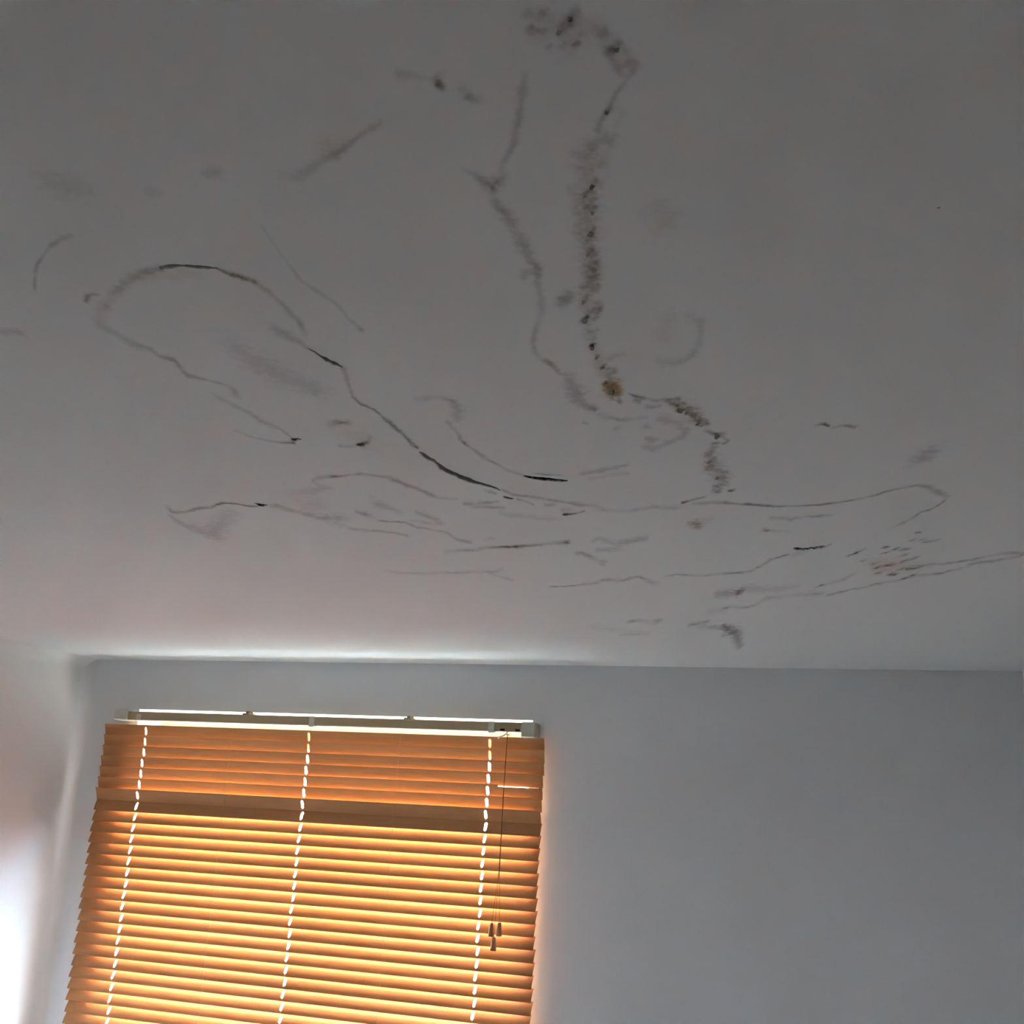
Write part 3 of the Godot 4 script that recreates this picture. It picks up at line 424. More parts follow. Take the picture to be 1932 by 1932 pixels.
	["d", 2.98, [-0.3454, 2.6387, 0.00372, 0.36, -0.3419, 2.6341, 0.00372, 0.45]],
	["d", 2.97, [-0.3385, 2.6442, 0.00416, 0.202, -0.3355, 2.6403, 0.00386, 0.252]],
	["d", 2.93, [-0.3311, 2.67, 0.00427, 0.175, -0.3282, 2.6662, 0.00401, 0.218]],
	["d", 2.96, [-0.328, 2.6518, 0.00502, 0.175, -0.3246, 2.6473, 0.00471, 0.218]],
	["d", 3.01, [-0.3281, 2.6199, 0.00527, 0.242, -0.3241, 2.6145, 0.00428, 0.36]],
	["d", 3.0, [-0.3313, 2.6246, 0.00444, 0.161, -0.3283, 2.6206, 0.0042, 0.202]],
	["d", 3.05, [-0.3263, 2.5959, 0.00533, 0.242, -0.3222, 2.5905, 0.00432, 0.36]],
	["d", 3.08, [-0.326, 2.5738, 0.00451, 0.269, -0.3224, 2.569, 0.00382, 0.4]],
	["d", 3.06, [-0.3172, 2.5848, 0.00568, 0.202, -0.3131, 2.5793, 0.00527, 0.252]],
	["d", 3.07, [-0.313, 2.5762, 0.00391, 0.134, -0.3104, 2.5727, 0.00374, 0.168]],
	["d", 3.16, [-0.3218, 2.5442, 0.0053, 0.185, -0.3141, 2.5328, 0.00475, 0.34, -0.3066, 2.5189, 0.00556, 0.5, -0.3015, 2.5104, 0.00478, 0.34, -0.2952, 2.4885, 0.00402, 0.36]],
	["d", 3.15, [-0.307, 2.5266, 0.00481, 0.252, -0.2939, 2.5272, 0.00434, 0.168]],
	["d", 3.23, [-0.3221, 2.4766, 0.00407, 0.5, -0.3147, 2.4808, 0.00405, 0.45, -0.3082, 2.4799, 0.00445, 0.168]],
	["d", 3.23, [-0.3037, 2.4765, 0.00405, 0.45, -0.2988, 2.4811, 0.00392, 0.252]],
	["f", 3.47, [-0.3236, 2.4578, 0.01148, 0.2, -0.3372, 2.418, 0.01842, 0.22, -0.3412, 2.375, 0.02049, 0.24, -0.34, 2.3294, 0.02088, 0.2, -0.3373, 2.2914, 0.02295, 0.2, -0.3441, 2.2501, 0.01978, 0.18, -0.3568, 2.2181, 0.01461, 0.18]],
	["p", 3.33, [-0.3414, 2.4217, 0.0076, 0.134, -0.3345, 2.4258, 0.00757, 0.134]],
	["p", 3.37, [-0.3373, 2.3985, 0.00666, 0.151, -0.3311, 2.4022, 0.00664, 0.151]],
	["p", 3.41, [-0.3456, 2.3696, 0.00787, 0.202, -0.3378, 2.3745, 0.00783, 0.202]],
	["p", 3.45, [-0.3524, 2.3471, 0.00699, 0.134, -0.346, 2.351, 0.00697, 0.134]],
	["p", 3.45, [-0.3367, 2.3449, 0.00697, 0.134, -0.3304, 2.3489, 0.00695, 0.134]],
	["p", 3.48, [-0.331, 2.3258, 0.00701, 0.134, -0.3246, 2.3298, 0.00699, 0.134]],
	["p", 3.55, [-0.341, 2.289, 0.00767, 0.168, -0.3336, 2.2938, 0.00764, 0.168]],
	["p", 3.63, [-0.3596, 2.2397, 0.00611, 0.168, -0.3537, 2.2437, 0.00609, 0.168]],
	["p", 3.66, [-0.3658, 2.2209, 0.00409, 0.218, -0.3615, 2.2238, 0.00409, 0.218]],
	["p", 3.69, [-0.3615, 2.206, 0.00576, 0.218, -0.3555, 2.2101, 0.00574, 0.218]],
	["p", 3.61, [-0.3487, 2.2513, 0.00693, 0.168, -0.342, 2.2558, 0.00691, 0.168]],
	["p", 3.6, [-0.3363, 2.2567, 0.0066, 0.101, -0.3306, 2.2605, 0.00658, 0.101]],
	["d", 1.67, [-0.3857, 3.4758, 0.00783, 0.134, -0.384, 3.4715, 0.00726, 0.62, -0.3837, 3.4676, 0.00592, 0.5, -0.3819, 3.4779, 0.00869, 0.168]],
	["p", 1.66, [-0.4123, 3.49, 0.00817, 0.101, -0.4048, 3.4882, 0.00694, 0.084, -0.394, 3.4817, 0.0058, 0.05]],
	["p", 1.7, [-0.3673, 3.4573, 0.00942, 0.118, -0.3655, 3.4505, 0.00939, 0.218, -0.3647, 3.4447, 0.00634, 0.168, -0.3577, 3.4438, 0.00849, 0.084]],
	["b", 1.84, [-0.4597, 3.4275, 0.00597, 0.084, -0.475, 3.4197, 0.00495, 0.134, -0.4904, 3.41, 0.00468, 0.185, -0.5025, 3.4018, 0.00594, 0.202, -0.5154, 3.3946, 0.00667, 0.202, -0.5295, 3.3865, 0.00797, 0.151, -0.5445, 3.3794, 0.00805, 0.151, -0.5617, 3.3685, 0.00768, 0.126, -0.58, 3.3626, 0.00942, 0.118, -0.5966, 3.3634, 0.01031, 0.05]],
	["o", 1.83, [-0.5373, 3.3988, 0.01328, 0.06, -0.5242, 3.4004, 0.01726, 0.12, -0.5119, 3.405, 0.01007, 0.06]],
	["p", 1.89, [-0.6666, 3.3867, 0.00997, 0.084, -0.657, 3.3875, 0.01134, 0.101, -0.6496, 3.3889, 0.00859, 0.05]],
	["g", 1.92, [-0.8398, 3.4088, 0.02691, 0.059, -0.8281, 3.4029, 0.02609, 0.084, -0.8102, 3.3967, 0.02328, 0.059]],
	["g", 1.95, [-0.7445, 3.3677, 0.01263, 0.05, -0.7363, 3.3658, 0.0091, 0.042]],
]
# loose curls of paint: x, z, size, turn
const FLAKES := [
	[-0.2515, 3.5297, 0.0036, 0.4],
	[-0.2636, 3.515, 0.004, 1.2],
	[-0.256, 3.4961, 0.0037, 2.2],
	[-0.226, 3.4858, 0.0049, 0.2],
	[-0.2547, 3.401, 0.004, 0.7],
	[-0.2992, 3.2829, 0.005, 0.9],
	[-0.3113, 3.264, 0.0041, 1.9],
	[-0.3133, 3.2343, 0.0042, 0.3],
	[-0.3277, 3.1873, 0.0054, 2.6],
	[-0.3395, 3.1459, 0.005, 1.4],
	[-0.3457, 3.1097, 0.0052, 0.1],
	[-0.3769, 3.0318, 0.0055, 0.8],
	[-0.3632, 3.008, 0.0049, 2.0],
	[-0.3903, 2.9807, 0.0063, 0.5],
	[-0.4042, 2.8996, 0.006, 0.2],
	[-0.4063, 2.8622, 0.0048, 1.0],
	[-0.4091, 2.8212, 0.0056, 2.3],
	[-0.4182, 2.7421, 0.0095, 0.3],
	[-0.3375, 2.6518, 0.009, 0.4],
	[-0.3287, 2.6366, 0.0068, 1.3],
	[-0.3232, 2.5814, 0.0078, 2.7],
	[-0.3062, 2.5214, 0.0072, 0.6],
	[-0.3369, 2.3949, 0.0077, 1.6],
	[-0.3406, 2.3046, 0.0071, 0.9],
]
const ALONG := Vector2(0.31, 0.9507)
const ACROSS := Vector2(0.9507, -0.31)
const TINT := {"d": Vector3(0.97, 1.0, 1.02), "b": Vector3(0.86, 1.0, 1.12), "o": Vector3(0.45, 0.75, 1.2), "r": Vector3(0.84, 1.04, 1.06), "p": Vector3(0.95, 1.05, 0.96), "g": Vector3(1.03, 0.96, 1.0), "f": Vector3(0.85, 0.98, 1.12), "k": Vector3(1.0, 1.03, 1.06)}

var tint := PackedFloat32Array()
var lift := PackedFloat32Array()

func stamp_marks() -> void:
	tint.resize(TEX * TEX * 3); tint.fill(1.0)
	lift.resize(TEX * TEX); lift.fill(0.0)
	var sx := TEX / (ZX1 - ZX0)
	var sz := TEX / (ZZ1 - ZZ0)
	var n1 := noise(38.0, 3, 2)
	var n2 := noise(110.0, 4, 2)
	var n3 := noise(26.0, 9, 2)
	for mark in MARKS:
		var kind: String = mark[0]
		var long: float = mark[1]
		var v: Array = mark[2]
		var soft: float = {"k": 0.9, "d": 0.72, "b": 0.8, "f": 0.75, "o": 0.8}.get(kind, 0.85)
		var n := v.size() / 4
		var lo := Vector2(99, 99)
		var hi := Vector2(-99, -99)
		var wide := 0.0
		for i in n:
			lo = lo.min(Vector2(v[i * 4], v[i * 4 + 1]))
			hi = hi.max(Vector2(v[i * 4], v[i * 4 + 1]))
			wide = max(wide, v[i * 4 + 2])
		var pad := wide * 1.5 + 0.003
		var bx0 := int(max(0, floor((lo.x - pad * (1.0 + 0.31 * long) - ZX0) * sx)))
		var bx1 := int(min(TEX - 1, ceil((hi.x + pad * (1.0 + 0.31 * long) - ZX0) * sx)))
		var bz0 := int(max(0, floor((lo.y - pad * long - ZZ0) * sz)))
		var bz1 := int(min(TEX - 1, ceil((hi.y + pad * long - ZZ0) * sz)))
		if bx1 <= bx0 or bz1 <= bz0:
			continue
		var bw := bx1 - bx0 + 1
		var ink := PackedFloat32Array(); ink.resize(bw * (bz1 - bz0 + 1))
		var push := PackedFloat32Array(); push.resize(bw * (bz1 - bz0 + 1))
		for i in max(1, n - 1):
			var j: int = min(i + 1, n - 1)
			var pa := Vector2(v[i * 4], v[i * 4 + 1])
			var pb := Vector2(v[j * 4], v[j * 4 + 1])
			# marks are drawn out by "long" along the line of view
			var a := Vector2(pa.dot(ACROSS), pa.dot(ALONG) / long)
			var b := Vector2(pb.dot(ACROSS), pb.dot(ALONG) / long)
			var wa: float = v[i * 4 + 2]
			var wb: float = v[j * 4 + 2]
			var sa: float = v[i * 4 + 3]
			var sb: float = v[j * 4 + 3]
			var reach: float = max(wa, wb) * 1.4 + 0.002
			var rx := reach * (1.0 + 0.31 * long)
			var rz := reach * long
			var ab := b - a
			var l2: float = max(ab.length_squared(), 1e-9)
			for pz in range(int(max(bz0, floor((min(pa.y, pb.y) - rz - ZZ0) * sz))), int(min(bz1, ceil((max(pa.y, pb.y) + rz - ZZ0) * sz))) + 1):
				for px in range(int(max(bx0, floor((min(pa.x, pb.x) - rx - ZX0) * sx))), int(min(bx1, ceil((max(pa.x, pb.x) + rx - ZX0) * sx))) + 1):
					var p := Vector2(ZX0 + (px + 0.5) / sx, ZZ0 + (pz + 0.5) / sz)
					var h := Vector2(p.dot(ACROSS), p.dot(ALONG) / long)
					var t: float = clamp((h - a).dot(ab) / l2, 0.0, 1.0)
					var w: float = lerp(wa, wb, t)
					var d: float = (h - a - ab * t).length()
					if d > w * 1.4 + 0.002:
						continue
					# ragged outline
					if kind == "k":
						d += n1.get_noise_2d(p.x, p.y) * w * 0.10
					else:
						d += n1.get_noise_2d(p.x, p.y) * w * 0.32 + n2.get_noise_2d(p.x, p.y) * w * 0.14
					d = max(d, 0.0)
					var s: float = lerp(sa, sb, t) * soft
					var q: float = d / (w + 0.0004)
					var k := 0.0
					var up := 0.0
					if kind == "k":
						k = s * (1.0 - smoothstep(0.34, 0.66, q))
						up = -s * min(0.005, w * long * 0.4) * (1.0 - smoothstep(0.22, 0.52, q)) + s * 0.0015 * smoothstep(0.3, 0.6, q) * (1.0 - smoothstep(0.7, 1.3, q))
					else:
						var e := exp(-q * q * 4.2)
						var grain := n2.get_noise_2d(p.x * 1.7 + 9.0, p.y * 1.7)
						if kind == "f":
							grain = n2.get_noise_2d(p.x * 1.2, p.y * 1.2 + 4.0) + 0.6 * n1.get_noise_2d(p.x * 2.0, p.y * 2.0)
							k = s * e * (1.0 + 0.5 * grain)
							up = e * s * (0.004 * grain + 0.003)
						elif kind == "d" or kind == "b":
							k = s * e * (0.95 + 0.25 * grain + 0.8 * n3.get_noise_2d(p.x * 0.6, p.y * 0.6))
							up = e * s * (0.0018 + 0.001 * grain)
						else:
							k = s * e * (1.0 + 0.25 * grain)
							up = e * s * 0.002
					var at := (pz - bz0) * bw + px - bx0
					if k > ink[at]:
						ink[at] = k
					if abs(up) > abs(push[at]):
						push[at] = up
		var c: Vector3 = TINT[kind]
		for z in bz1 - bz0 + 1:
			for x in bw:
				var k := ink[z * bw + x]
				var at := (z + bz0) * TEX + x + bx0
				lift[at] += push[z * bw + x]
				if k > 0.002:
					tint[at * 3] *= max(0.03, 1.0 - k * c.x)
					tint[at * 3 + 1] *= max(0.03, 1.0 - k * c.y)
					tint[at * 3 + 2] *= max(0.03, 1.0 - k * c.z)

func lift_at(x: float, z: float) -> float:
	var fx: float = clamp((x - ZX0) / (ZX1 - ZX0) * TEX - 0.5, 0.0, TEX - 1.001)
	var fz: float = clamp((z - ZZ0) / (ZZ1 - ZZ0) * TEX - 0.5, 0.0, TEX - 1.001)
	var ix := int(fx)
	var iz := int(fz)
	fx -= ix; fz -= iz
	var at := iz * TEX + ix
	return lerp(lerp(lift[at], lift[at + 1], fx), lerp(lift[at + TEX], lift[at + TEX + 1], fx), fz)

func build_ceiling() -> void:
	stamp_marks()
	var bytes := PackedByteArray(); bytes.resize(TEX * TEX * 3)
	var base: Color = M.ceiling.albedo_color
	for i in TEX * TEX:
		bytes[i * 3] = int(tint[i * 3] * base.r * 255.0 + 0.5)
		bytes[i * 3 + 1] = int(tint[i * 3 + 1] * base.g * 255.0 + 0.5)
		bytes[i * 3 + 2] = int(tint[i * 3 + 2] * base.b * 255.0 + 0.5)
	var stained_shaded := plain(Color.WHITE, 0.75, 0.35)  # leak stains, plus relief and crack shade painted into the colour
	stained_shaded.albedo_texture = ImageTexture.create_from_image(Image.create_from_data(TEX, TEX, false, Image.FORMAT_RGB8, bytes))
	# the wet part as a fine sheet: cracks are grooves, swollen paint stands out
	var zs := PackedFloat32Array()
	var z := ZZ0
	while z < ZZ1:
		zs.append(z)
		z += lerp(0.0085, 0.0034, (z - ZZ0) / (ZZ1 - ZZ0))
	zs.append(ZZ1)
	var nx := 580
	var nz := zs.size()
	var sag := noise(2.2, 21, 3)
	var verts := PackedVector3Array(); verts.resize(nx * nz)
	var norms := PackedVector3Array(); norms.resize(nx * nz)
	var uvs := PackedVector2Array(); uvs.resize(nx * nz)
	for j in nz:
		for i in nx:
			var x: float = lerp(ZX0, ZX1, i / float(nx - 1))
			var zz := zs[j]
			var edge: float = smoothstep(0.0, 0.25, min(min(x - ZX0, ZX1 - x), min(zz - ZZ0, ZZ1 - zz)))
			var down: float = (lift_at(x, zz) + sag.get_noise_2d(x, zz) * 0.004) * edge
			verts[j * nx + i] = Vector3(x, HIGH - down, zz)
			uvs[j * nx + i] = Vector2((x - ZX0) / (ZX1 - ZX0), (zz - ZZ0) / (ZZ1 - ZZ0))
	for j in nz:
		for i in nx:
			var du := verts[j * nx + min(i + 1, nx - 1)] - verts[j * nx + max(i - 1, 0)]
			var dv := verts[min(j + 1, nz - 1) * nx + i] - verts[max(j - 1, 0) * nx + i]
			var nn := du.cross(dv).normalized()
			norms[j * nx + i] = nn if nn.y < 0 else -nn
	var idx := PackedInt32Array(); idx.resize((nx - 1) * (nz - 1) * 6)
	var c := 0
	for j in nz - 1:
		for i in nx - 1:
			var a := j * nx + i
			idx[c] = a; idx[c + 1] = a + nx; idx[c + 2] = a + 1
			idx[c + 3] = a + 1; idx[c + 4] = a + nx; idx[c + 5] = a + nx + 1
			c += 6
	var arr := []; arr.resize(Mesh.ARRAY_MAX)
	arr[Mesh.ARRAY_VERTEX] = verts; arr[Mesh.ARRAY_NORMAL] = norms; arr[Mesh.ARRAY_TEX_UV] = uvs; arr[Mesh.ARRAY_INDEX] = idx
	# the sound part around it and the slab above
	var st := begin()
	var y := HIGH
	for r in [[LEFT - 0.1, ZX0, -0.1, DEEP + 0.1], [ZX1, RIGHT + 0.1, -0.1, DEEP + 0.1], [ZX0, ZX1, -0.1, ZZ0], [ZX0, ZX1, ZZ1, DEEP + 0.1]]:
		quad(st, Vector3(r[0], y, r[2]), Vector3(r[0], y, r[3]), Vector3(r[1], y, r[3]), Vector3(r[1], y, r[2]))
	var lo := Vector3(LEFT - 0.1, HIGH + 0.03, -WALL)
	var hi := Vector3(RIGHT + 0.1, HIGH + 0.2, DEEP + 0.25)
	add_box(st, lo, hi)
	st.generate_normals()
	var mesh := st.commit()
	mesh.surface_set_material(0, M.ceiling)
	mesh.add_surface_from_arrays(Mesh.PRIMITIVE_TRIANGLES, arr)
	mesh.surface_set_material(1, stained_shaded)
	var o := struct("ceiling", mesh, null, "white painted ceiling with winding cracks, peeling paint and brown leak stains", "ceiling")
	# curls of paint that hang from the wet patches
	var curl := plain(Color(0.68, 0.63, 0.56), 0.8, 0.3)
	var shapes := [flake_mesh(0.008), flake_mesh(0.014), flake_mesh(0.02)]
	for k in FLAKES.size():
		var f: Array = FLAKES[k]
		var e := part("paint_flake", shapes[k % 3], curl, o)
		var size: float = f[2]
		e.position = Vector3(f[0], HIGH - lift_at(f[0], f[1]) - 0.0008, f[1])
		e.rotation.y = f[3]
		e.scale = Vector3(size, size, size * 1.2)

# a curl of loose paint, one metre wide: flat against the ceiling along one edge and rolled downwards at the other
func flake_mesh(thick: float) -> ArrayMesh:
	var st := begin(0)
	var n := 5
	var rows := []
	for side in [0.0, 1.0]:
		var grid := []
		for i in n + 1:
			var a := 1.3 * i / n
			var row := []
			for j in 4:
				var x := (j / 3.0 - 0.5) * (1.0 - 0.35 * pow(i / float(n), 2.0)) + 0.08 * sin(i * 2.1 + j)
				row.append(Vector3(x, -0.75 * (1.0 - cos(a)) - side * thick * 3.0, -0.75 * sin(a) + 0.06 * sin(j * 3.0)))
			grid.append(row)
		rows.append(grid)
	for i in n:
		for j in 3:
			var u = rows[0]
			var l = rows[1]
			quad(st, u[i][j], u[i + 1][j], u[i + 1][j + 1], u[i][j + 1])
			quad(st, l[i][j], l[i][j + 1], l[i + 1][j + 1], l[i + 1][j])
	for i in n:
		for j in [0, 3]:
			quad(st, rows[0][i][j], rows[1][i][j], rows[1][i + 1][j], rows[0][i + 1][j])
	for j in 3:
		quad(st, rows[0][n][j], rows[1][n][j], rows[1][n][j + 1], rows[0][n][j + 1])
	return mesh_of(st)

# ------------------------------------------------------------------ room
func build_room() -> void:
	var st := begin()
	var t := -WALL
	add_box(st, Vector3(LEFT - 0.1, -0.1, t), Vector3(OPEN_X0, HIGH + 0.03, 0))
	add_box(st, Vector3(OPEN_X1, -0.1, t), Vector3(RIGHT + 0.1, HIGH + 0.03, 0))
	add_box(st, Vector3(OPEN_X0, OPEN_Y1, t), Vector3(OPEN_X1, HIGH + 0.03, 0))
	add_box(st, Vector3(OPEN_X0, -0.1, t), Vector3(OPEN_X1, OPEN_Y0, 0))
	struct("wall_back", mesh_of(st), M.wall, "pale grey painted wall around the blind-covered window", "wall")
	# left wall and its rounded plaster joints
	st = begin()
	add_box(st, Vector3(LEFT - 0.1, -0.1, 0), Vector3(LEFT, HIGH + 0.03, DEEP))
	struct("wall_left", mesh_of(st), M.wall_left, "white painted side wall catching daylight beside the blind", "wall")
	st = begin(0)
	var r := 0.045
	for i in 8:
		var a := PI / 2 * i / 8
		var b := PI / 2 * (i + 1) / 8
		var p := Vector2(LEFT + r - r * cos(a), r - r * sin(a))
		var q := Vector2(LEFT + r - r * cos(b), r - r * sin(b))
		quad(st, Vector3(p.x, HIGH, p.y), Vector3(q.x, HIGH, q.y), Vector3(q.x, 0, q.y), Vector3(p.x, 0, p.y))
		# ceiling joint along the left wall
		var r2 := 0.05
		var p2 := Vector2(LEFT + r2 - r2 * cos(a), HIGH - r2 + r2 * sin(a))
		var q2 := Vector2(LEFT + r2 - r2 * cos(b), HIGH - r2 + r2 * sin(b))
		quad(st, Vector3(p2.x, p2.y, 0), Vector3(p2.x, p2.y, DEEP), Vector3(q2.x, q2.y, DEEP), Vector3(q2.x, q2.y, 0))
	struct("trim_1", mesh_of(st), M.wall_left, "rounded plaster joint in the corner left of the blind", "trim")
	st = begin()
	add_box(st, Vector3(RIGHT, -0.1, 0), Vector3(RIGHT + 0.1, HIGH + 0.03, DEEP))
	struct("wall_right", mesh_of(st), M.wall, "plain painted wall at the right edge of the photo", "wall")
	st = begin()
	add_box(st, Vector3(LEFT - 0.1, -0.1, DEEP), Vector3(BACK_X0, HIGH + 0.03, DEEP + 0.25))
	add_box(st, Vector3(BACK_X1, -0.1, DEEP), Vector3(RIGHT + 0.1, HIGH + 0.03, DEEP + 0.25))
	add_box(st, Vector3(BACK_X0, BACK_Y1, DEEP), Vector3(BACK_X1, HIGH + 0.03, DEEP + 0.25))
	add_box(st, Vector3(BACK_X0, -0.1, DEEP), Vector3(BACK_X1, BACK_Y0, DEEP + 0.25))
	struct("wall_front", mesh_of(st), M.wall, "plain painted wall opposite the window", "wall")
	st = begin()
	add_box(st, Vector3(LEFT - 0.1, -0.1, 0), Vector3(RIGHT + 0.1, 0, DEEP))
	struct("floor", mesh_of(st), M.floor, "light brown floor of the room", "floor")
	st = begin()
	add_box(st, Vector3(-40, -3.2, -50), Vector3(40, -3.0, 60))
	struct("ground", mesh_of(st), M.ground, "pale paved ground outside the house", "ground")

func build_window(called: String, at: Vector3, hw: float, hh: float, head: float, turn: float, frame: Material, label: String) -> void:
	var w := Node3D.new()
	w.name = called
	w.position = at
	w.rotation.y = turn
	add_child(w)
	w.set_meta("kind", "structure")
	w.set_meta("label", label)
	w.set_meta("category", "window")
	var f := 0.06
	var st := begin()
	for s in [-1, 1]:
		add_box(st, Vector3(min(s * hw, s * (hw - f)), 0, -0.03), Vector3(max(s * hw, s * (hw - f)), hh, 0.03), 0.004)
	add_box(st, Vector3(-hw + f, 0, -0.03), Vector3(hw - f, f, 0.03), 0.004)
	add_box(st, Vector3(-hw + f, hh - head, -0.03), Vector3(hw - f, hh, 0.03), 0.004)
	part("window_frame", mesh_of(st), frame, w)
	st = begin()
	add_box(st, Vector3(-0.035, f, -0.028), Vector3(0.035, hh - head, 0.028), 0.004)
	part("mullion", mesh_of(st), frame, w)
	for s in [-1, 1]:
		st = begin()
		add_box(st, Vector3(min(s * 0.035, s * (hw - f)), f, -0.003), Vector3(max(s * 0.035, s * (hw - f)), hh - head, 0.003))
		part("window_pane", mesh_of(st), M.glass, w)
	st = begin()
	add_box(st, Vector3(-hw, 0.0, 0.03), Vector3(hw, 0.02, 0.19), 0.004)
	part("window_sill", mesh_of(st), M.upvc, w)

# ------------------------------------------------------------------ blind
const SLAT_LONG := 1.894
const SLAT_WIDE := 0.050
const SLAT_X := -2.289
const SLAT_Z := 0.031
const PITCH := 0.04245
const FIRST := 2.1059
const HOLES := [-3.039, -2.296, -1.551]
const LADDERS := [-3.039, -2.634, -2.296, -1.909, -1.551]

# a slat along x: crowned, with routed slots for the lift cords; chip = [x0, x1] of a splintered top edge
func slat_mesh(chip := []) -> ArrayMesh:
	var st := begin(-1)
	var cuts := []
	var half := SLAT_LONG / 2
	for h in HOLES:
		cuts.append(h - SLAT_X)
	var xs := [-half, -half + 0.002]
	for c in cuts:
		xs.append_array([c - 0.0055, c - 0.0030, c + 0.0030, c + 0.0055])
	if chip:
		xs.append_array(chip)
	xs.append_array([half - 0.002, half])
	xs.sort()
	var w := SLAT_WIDE / 2
	var slot := 0.0165
	for i in xs.size() - 1:
		var x0: float = xs[i]
		var x1: float = xs[i + 1]
		var xm := (x0 + x1) / 2
		var strips := [[-w, w]]
		for c in cuts:
			if abs(xm - c) < 0.0055:
				var s0 := slot if abs(xm - c) < 0.0031 else slot - 0.003
				strips = [[-w, -s0], [s0, w]]
		if chip and xm > chip[0] and xm < chip[1]:
			strips = [[-w, w - 0.0083]]
		for s in strips:
			slat_strip(st, x0, x1, s[0], s[1], w, i == 0 or i == xs.size() - 2)
	st.index()
	st.generate_normals()
	return st.commit()

func slat_point(x: float, z: float, w: float, side: float) -> Vector3:
	var crown := 0.0022 * (1.0 - (z / w) * (z / w))
	var thick := 0.0014 * (1.0 - 0.5 * pow(abs(z) / w, 8.0))
	return Vector3(x, crown - 0.0011 + side * thick, z)

func slat_strip(st: SurfaceTool, x0: float, x1: float, z0: float, z1: float, w: float, _tip: bool) -> void:
	var n := 6 if z1 - z0 > 0.03 else 3
	for k in n:
		var za: float = lerp(z0, z1, k / float(n))
		var zb: float = lerp(z0, z1, (k + 1) / float(n))
		for s in [1.0, -1.0]:
			var a := slat_point(x0, za, w, s)
			var b := slat_point(x1, za, w, s)
			var c := slat_point(x1, zb, w, s)
			var d := slat_point(x0, zb, w, s)
			st.set_smooth_group(1 if s > 0 else 2)
			var q := [a, b, c, d] if s > 0 else [d, c, b, a]
			for t in [0, 1, 2, 0, 2, 3]:
				slat_vertex(st, q[t])
		for x in [x0, x1]:
			st.set_smooth_group(-1)
			var a := slat_point(x, za, w, 1)
			var b := slat_point(x, zb, w, 1)
			var c := slat_point(x, zb, w, -1)
			var d := slat_point(x, za, w, -1)
			var q := [a, b, c, d] if x == x0 else [d, c, b, a]
			if x == x0 and x > -SLAT_LONG / 2 + 1e-5 and false:
				continue
			for t in [0, 1, 2, 0, 2, 3]:
				slat_vertex(st, q[t])
	for e in [z0, z1]:
		st.set_smooth_group(-1)
		var a := slat_point(x0, e, w, 1)
		var b := slat_point(x1, e, w, 1)
		var c := slat_point(x1, e, w, -1)
		var d := slat_point(x0, e, w, -1)
		var q := [d, c, b, a] if e == z0 else [a, b, c, d]
		for t in [0, 1, 2, 0, 2, 3]:
			slat_vertex(st, q[t])

func slat_vertex(st: SurfaceTool, p: Vector3) -> void:
	st.set_uv(Vector2(p.x * 0.55 + 0.5, p.z * 10.0 + 0.5))
	st.add_vertex(p)

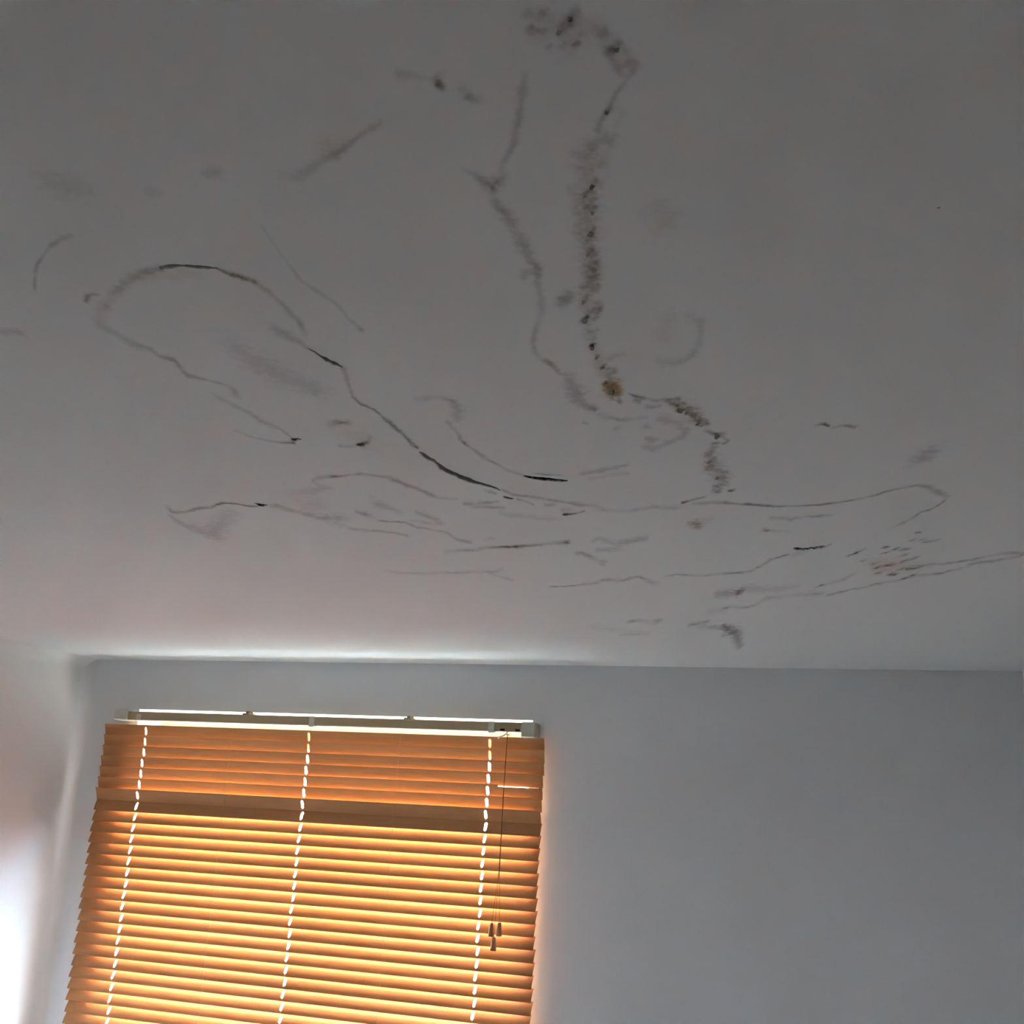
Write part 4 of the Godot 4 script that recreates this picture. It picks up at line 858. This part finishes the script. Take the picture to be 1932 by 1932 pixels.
func build_blind() -> void:
	var b := Node3D.new()
	b.name = "venetian_blind"
	b.set_meta("label", "orange-brown wooden slatted blind hanging over the window, lit from behind")
	b.set_meta("category", "blind")
	add_child(b)
	var st := begin()
	# head rail: an open steel channel
	var rail := begin()
	add_box(rail, Vector3(-3.165, 2.1465, 0.003), Vector3(-1.385, 2.1815, 0.060), 0.003)
	part("head_rail", mesh_of(rail), M.rail, b)
	# slats
	var whole := slat_mesh()
	var chipped := slat_mesh([SLAT_LONG / 2 - 0.168, SLAT_LONG / 2 - 0.012])
	var last := 30
	var edges := []   # front and back edge of each slat in (y, z), for the ladders
	for n in last:
		var cy := FIRST - PITCH * n
		var tilt: float = -73.0 if n < 7 else lerp(65.0, 61.0, (n - 7) / 18.0)
		tilt += rng.randf_range(-0.7, 0.7)
		if n == 0:
			tilt = -75.0
		if n == 6:
			tilt = -67.0
		if n == 7:
			tilt = 67.0
		var o := part("slat", chipped if n == 4 else whole, M.slats[(n * 5 + n / 3) % 3], b)
		o.position = Vector3(SLAT_X + rng.randf_range(-0.002, 0.002), cy, SLAT_Z)
		o.rotation_degrees = Vector3(tilt, 0, rng.randf_range(-0.04, 0.04))
		var zdir := Vector3(0, 0, SLAT_WIDE / 2 + 0.0015).rotated(Vector3.RIGHT, deg_to_rad(tilt))
		edges.append([Vector2(cy + zdir.y, SLAT_Z + zdir.z), Vector2(cy - zdir.y, SLAT_Z - zdir.z)])
	# bottom rail
	st = begin()
	var by := FIRST - PITCH * last - 0.01
	add_box(st, Vector3(SLAT_X - SLAT_LONG / 2, by - 0.012, SLAT_Z - 0.022), Vector3(SLAT_X + SLAT_LONG / 2, by + 0.012, SLAT_Z + 0.022), 0.004)
	part("bottom_rail", mesh_of(st), M.slats[0], b)
	# string ladders along the slat edges
	for x in LADDERS:
		st = begin(0)
		for side in 2:
			var pts := [Vector3(x, 2.148, SLAT_Z + (0.014 if side == 0 else -0.014))]
			for e in edges:
				pts.append(Vector3(x, e[side].x, e[side].y))
			pts.append(Vector3(x, by, SLAT_Z + (0.014 if side == 0 else -0.014)))
			add_tube(st, pts, 0.0008, 5)
		part("ladder_cord", mesh_of(st), M.cord, b)
	for x in HOLES:
		st = begin(0)
		add_tube(st, [Vector3(x, 2.15, SLAT_Z), Vector3(x, by, SLAT_Z)], 0.0007, 5)
		part("lift_cord", mesh_of(st), M.cord, b)
	# end brackets and clips of the head rail
	st = begin()
	add_box(st, Vector3(-3.182, 2.146, 0.0), Vector3(-3.116, 2.189, 0.066), 0.004)
	part("end_bracket", mesh_of(st), M.bracket, b)
	st = begin()
	add_box(st, Vector3(-1.424, 2.128, 0.0), Vector3(-1.370, 2.184, 0.066), 0.004)
	part("end_bracket", mesh_of(st), M.bracket, b)
	for x in [-2.276, -1.540]:
		st = begin()
		add_box(st, Vector3(x - 0.011, 2.1415, 0.058), Vector3(x + 0.011, 2.1825, 0.0645), 0.002)
		add_box(st, Vector3(x - 0.011, 2.1415, 0.03), Vector3(x + 0.011, 2.1465, 0.060), 0.001)
		part("rail_clip", mesh_of(st), M.bracket, b)
	st = begin()
	add_box(st, Vector3(-3.075, 2.150, 0.058), Vector3(-3.053, 2.170, 0.0635), 0.004)
	part("rail_clip", mesh_of(st), M.bracket, b)
	# hooks that hold the rail to the top of the opening
	for x in [-2.577, -1.882]:
		st = begin()
		var y0 := 2.180
		for s in [-1.0, 1.0]:
			var pts := [Vector3(x + s * 0.004, 0, 0), Vector3(x + s * 0.016, 0, 0)]
			add_box(st, Vector3(min(pts[0].x, pts[1].x), y0, 0.0), Vector3(max(pts[0].x, pts[1].x), y0 + 0.009, 0.05), 0.003)
		add_box(st, Vector3(x - 0.008, y0, 0.0), Vector3(x + 0.008, y0 + 0.0175, 0.04), 0.004)
		part("rail_hook", mesh_of(st), M.rail, b)
	# cord lock: two openings, their dark painted on solid blocks, and a small pulley
	for x in [-1.497, -1.439]:
		st = begin()
		add_box(st, Vector3(x - 0.009, 2.150, 0.0575), Vector3(x + 0.009, 2.158, 0.0608), 0.001)
		part("dark_cord_slot", mesh_of(st), M.hole_dark, b)
	st = begin(0)
	add_tube(st, [Vector3(-1.478, 2.147, 0.056), Vector3(-1.481, 2.137, 0.066), Vector3(-1.492, 2.130, 0.070), Vector3(-1.505, 2.126, 0.070), Vector3(-1.509, 2.121, 0.068)], 0.0028, 6)
	add_tube(st, [Vector3(-1.478, 2.138, 0.066), Vector3(-1.466, 2.134, 0.068)], 0.0026, 6)
	part("cord_lock", mesh_of(st), M.bracket, b)
	# three pull cords with tapered wooden tassels
	var ends := [Vector3(-1.487, 1.484, 0.078), Vector3(-1.475, 1.438, 0.082), Vector3(-1.460, 1.487, 0.074)]
	for k in 3:
		var e: Vector3 = ends[k]
		st = begin(0)
		var knot := Vector3(-1.4735 + k * 0.0012, 1.66, 0.0735)
		add_tube(st, [Vector3(-1.476 + k * 0.001, 2.140, 0.064), Vector3(-1.475 + k * 0.001, 1.95, 0.072), knot, knot.lerp(e, 0.5), e], 0.0008, 5)
		part("pull_cord", mesh_of(st), M.pull, b)
		st = begin(0)
		add_lathe(st, e, [Vector2(0.0, 0.003), Vector2(0.0055, 0.002), Vector2(0.0068, -0.002), Vector2(0.0085, -0.018), Vector2(0.0105, -0.036), Vector2(0.0108, -0.041), Vector2(0.0095, -0.0435), Vector2(0.0, -0.044)])
		part("tassel", mesh_of(st), M.tassel, b)
	# set the blind's own origin at its foot
	var foot := Vector3(SLAT_X, by - 0.012, SLAT_Z)
	for c in b.get_children():
		c.position -= foot
	b.position = foot

# ------------------------------------------------------------------ scene
func _ready() -> void:
	rng.seed = 20
	var cam := Camera3D.new()
	cam.name = "camera"
	cam.position = Vector3(0, 1.78782, 4.3)
	cam.rotation_degrees = Vector3(14.78832, 19.61429, 3.47644)
	cam.fov = 45.5648
	add_child(cam)
	cam.current = true
	var sky_mat := ProceduralSkyMaterial.new()
	sky_mat.sky_top_color = Color(0.75, 0.885, 1.0)
	sky_mat.sky_horizon_color = Color(0.89, 0.957, 1.0)
	sky_mat.ground_horizon_color = Color(0.8, 0.8, 0.78)
	sky_mat.ground_bottom_color = Color(0.55, 0.55, 0.52)
	sky_mat.sky_energy_multiplier = 1.0
	sky_mat.ground_energy_multiplier = 0.5
	sky_mat.sun_angle_max = 0.0
	var sky := Sky.new()
	sky.sky_material = sky_mat
	var env := Environment.new()
	env.background_mode = Environment.BG_SKY
	env.sky = sky
	env.background_energy_multiplier = 1.0
	env.tonemap_mode = Environment.TONE_MAPPER_LINEAR
	env.tonemap_exposure = 119.0
	env.sdfgi_enabled = true
	env.ssao_enabled = true
	env.ssil_enabled = true
	var we := WorldEnvironment.new()
	we.name = "environment"
	we.environment = env
	add_child(we)
	materials()
	build_room()
	build_ceiling()
	build_window("window_1", Vector3((OPEN_X0 + OPEN_X1) / 2, OPEN_Y0, -0.2), (OPEN_X1 - OPEN_X0) / 2, OPEN_Y1 - OPEN_Y0, 0.13, 0.0, M.window_wood, "bright window behind the wooden slatted blind")
	build_window("window_2", Vector3((BACK_X0 + BACK_X1) / 2, BACK_Y0, DEEP + 0.2), (BACK_X1 - BACK_X0) / 2, BACK_Y1 - BACK_Y0, 0.06, PI, M.upvc, "small unseen window added behind the viewer for fill light")  # added out of view to brighten the room
	build_blind()
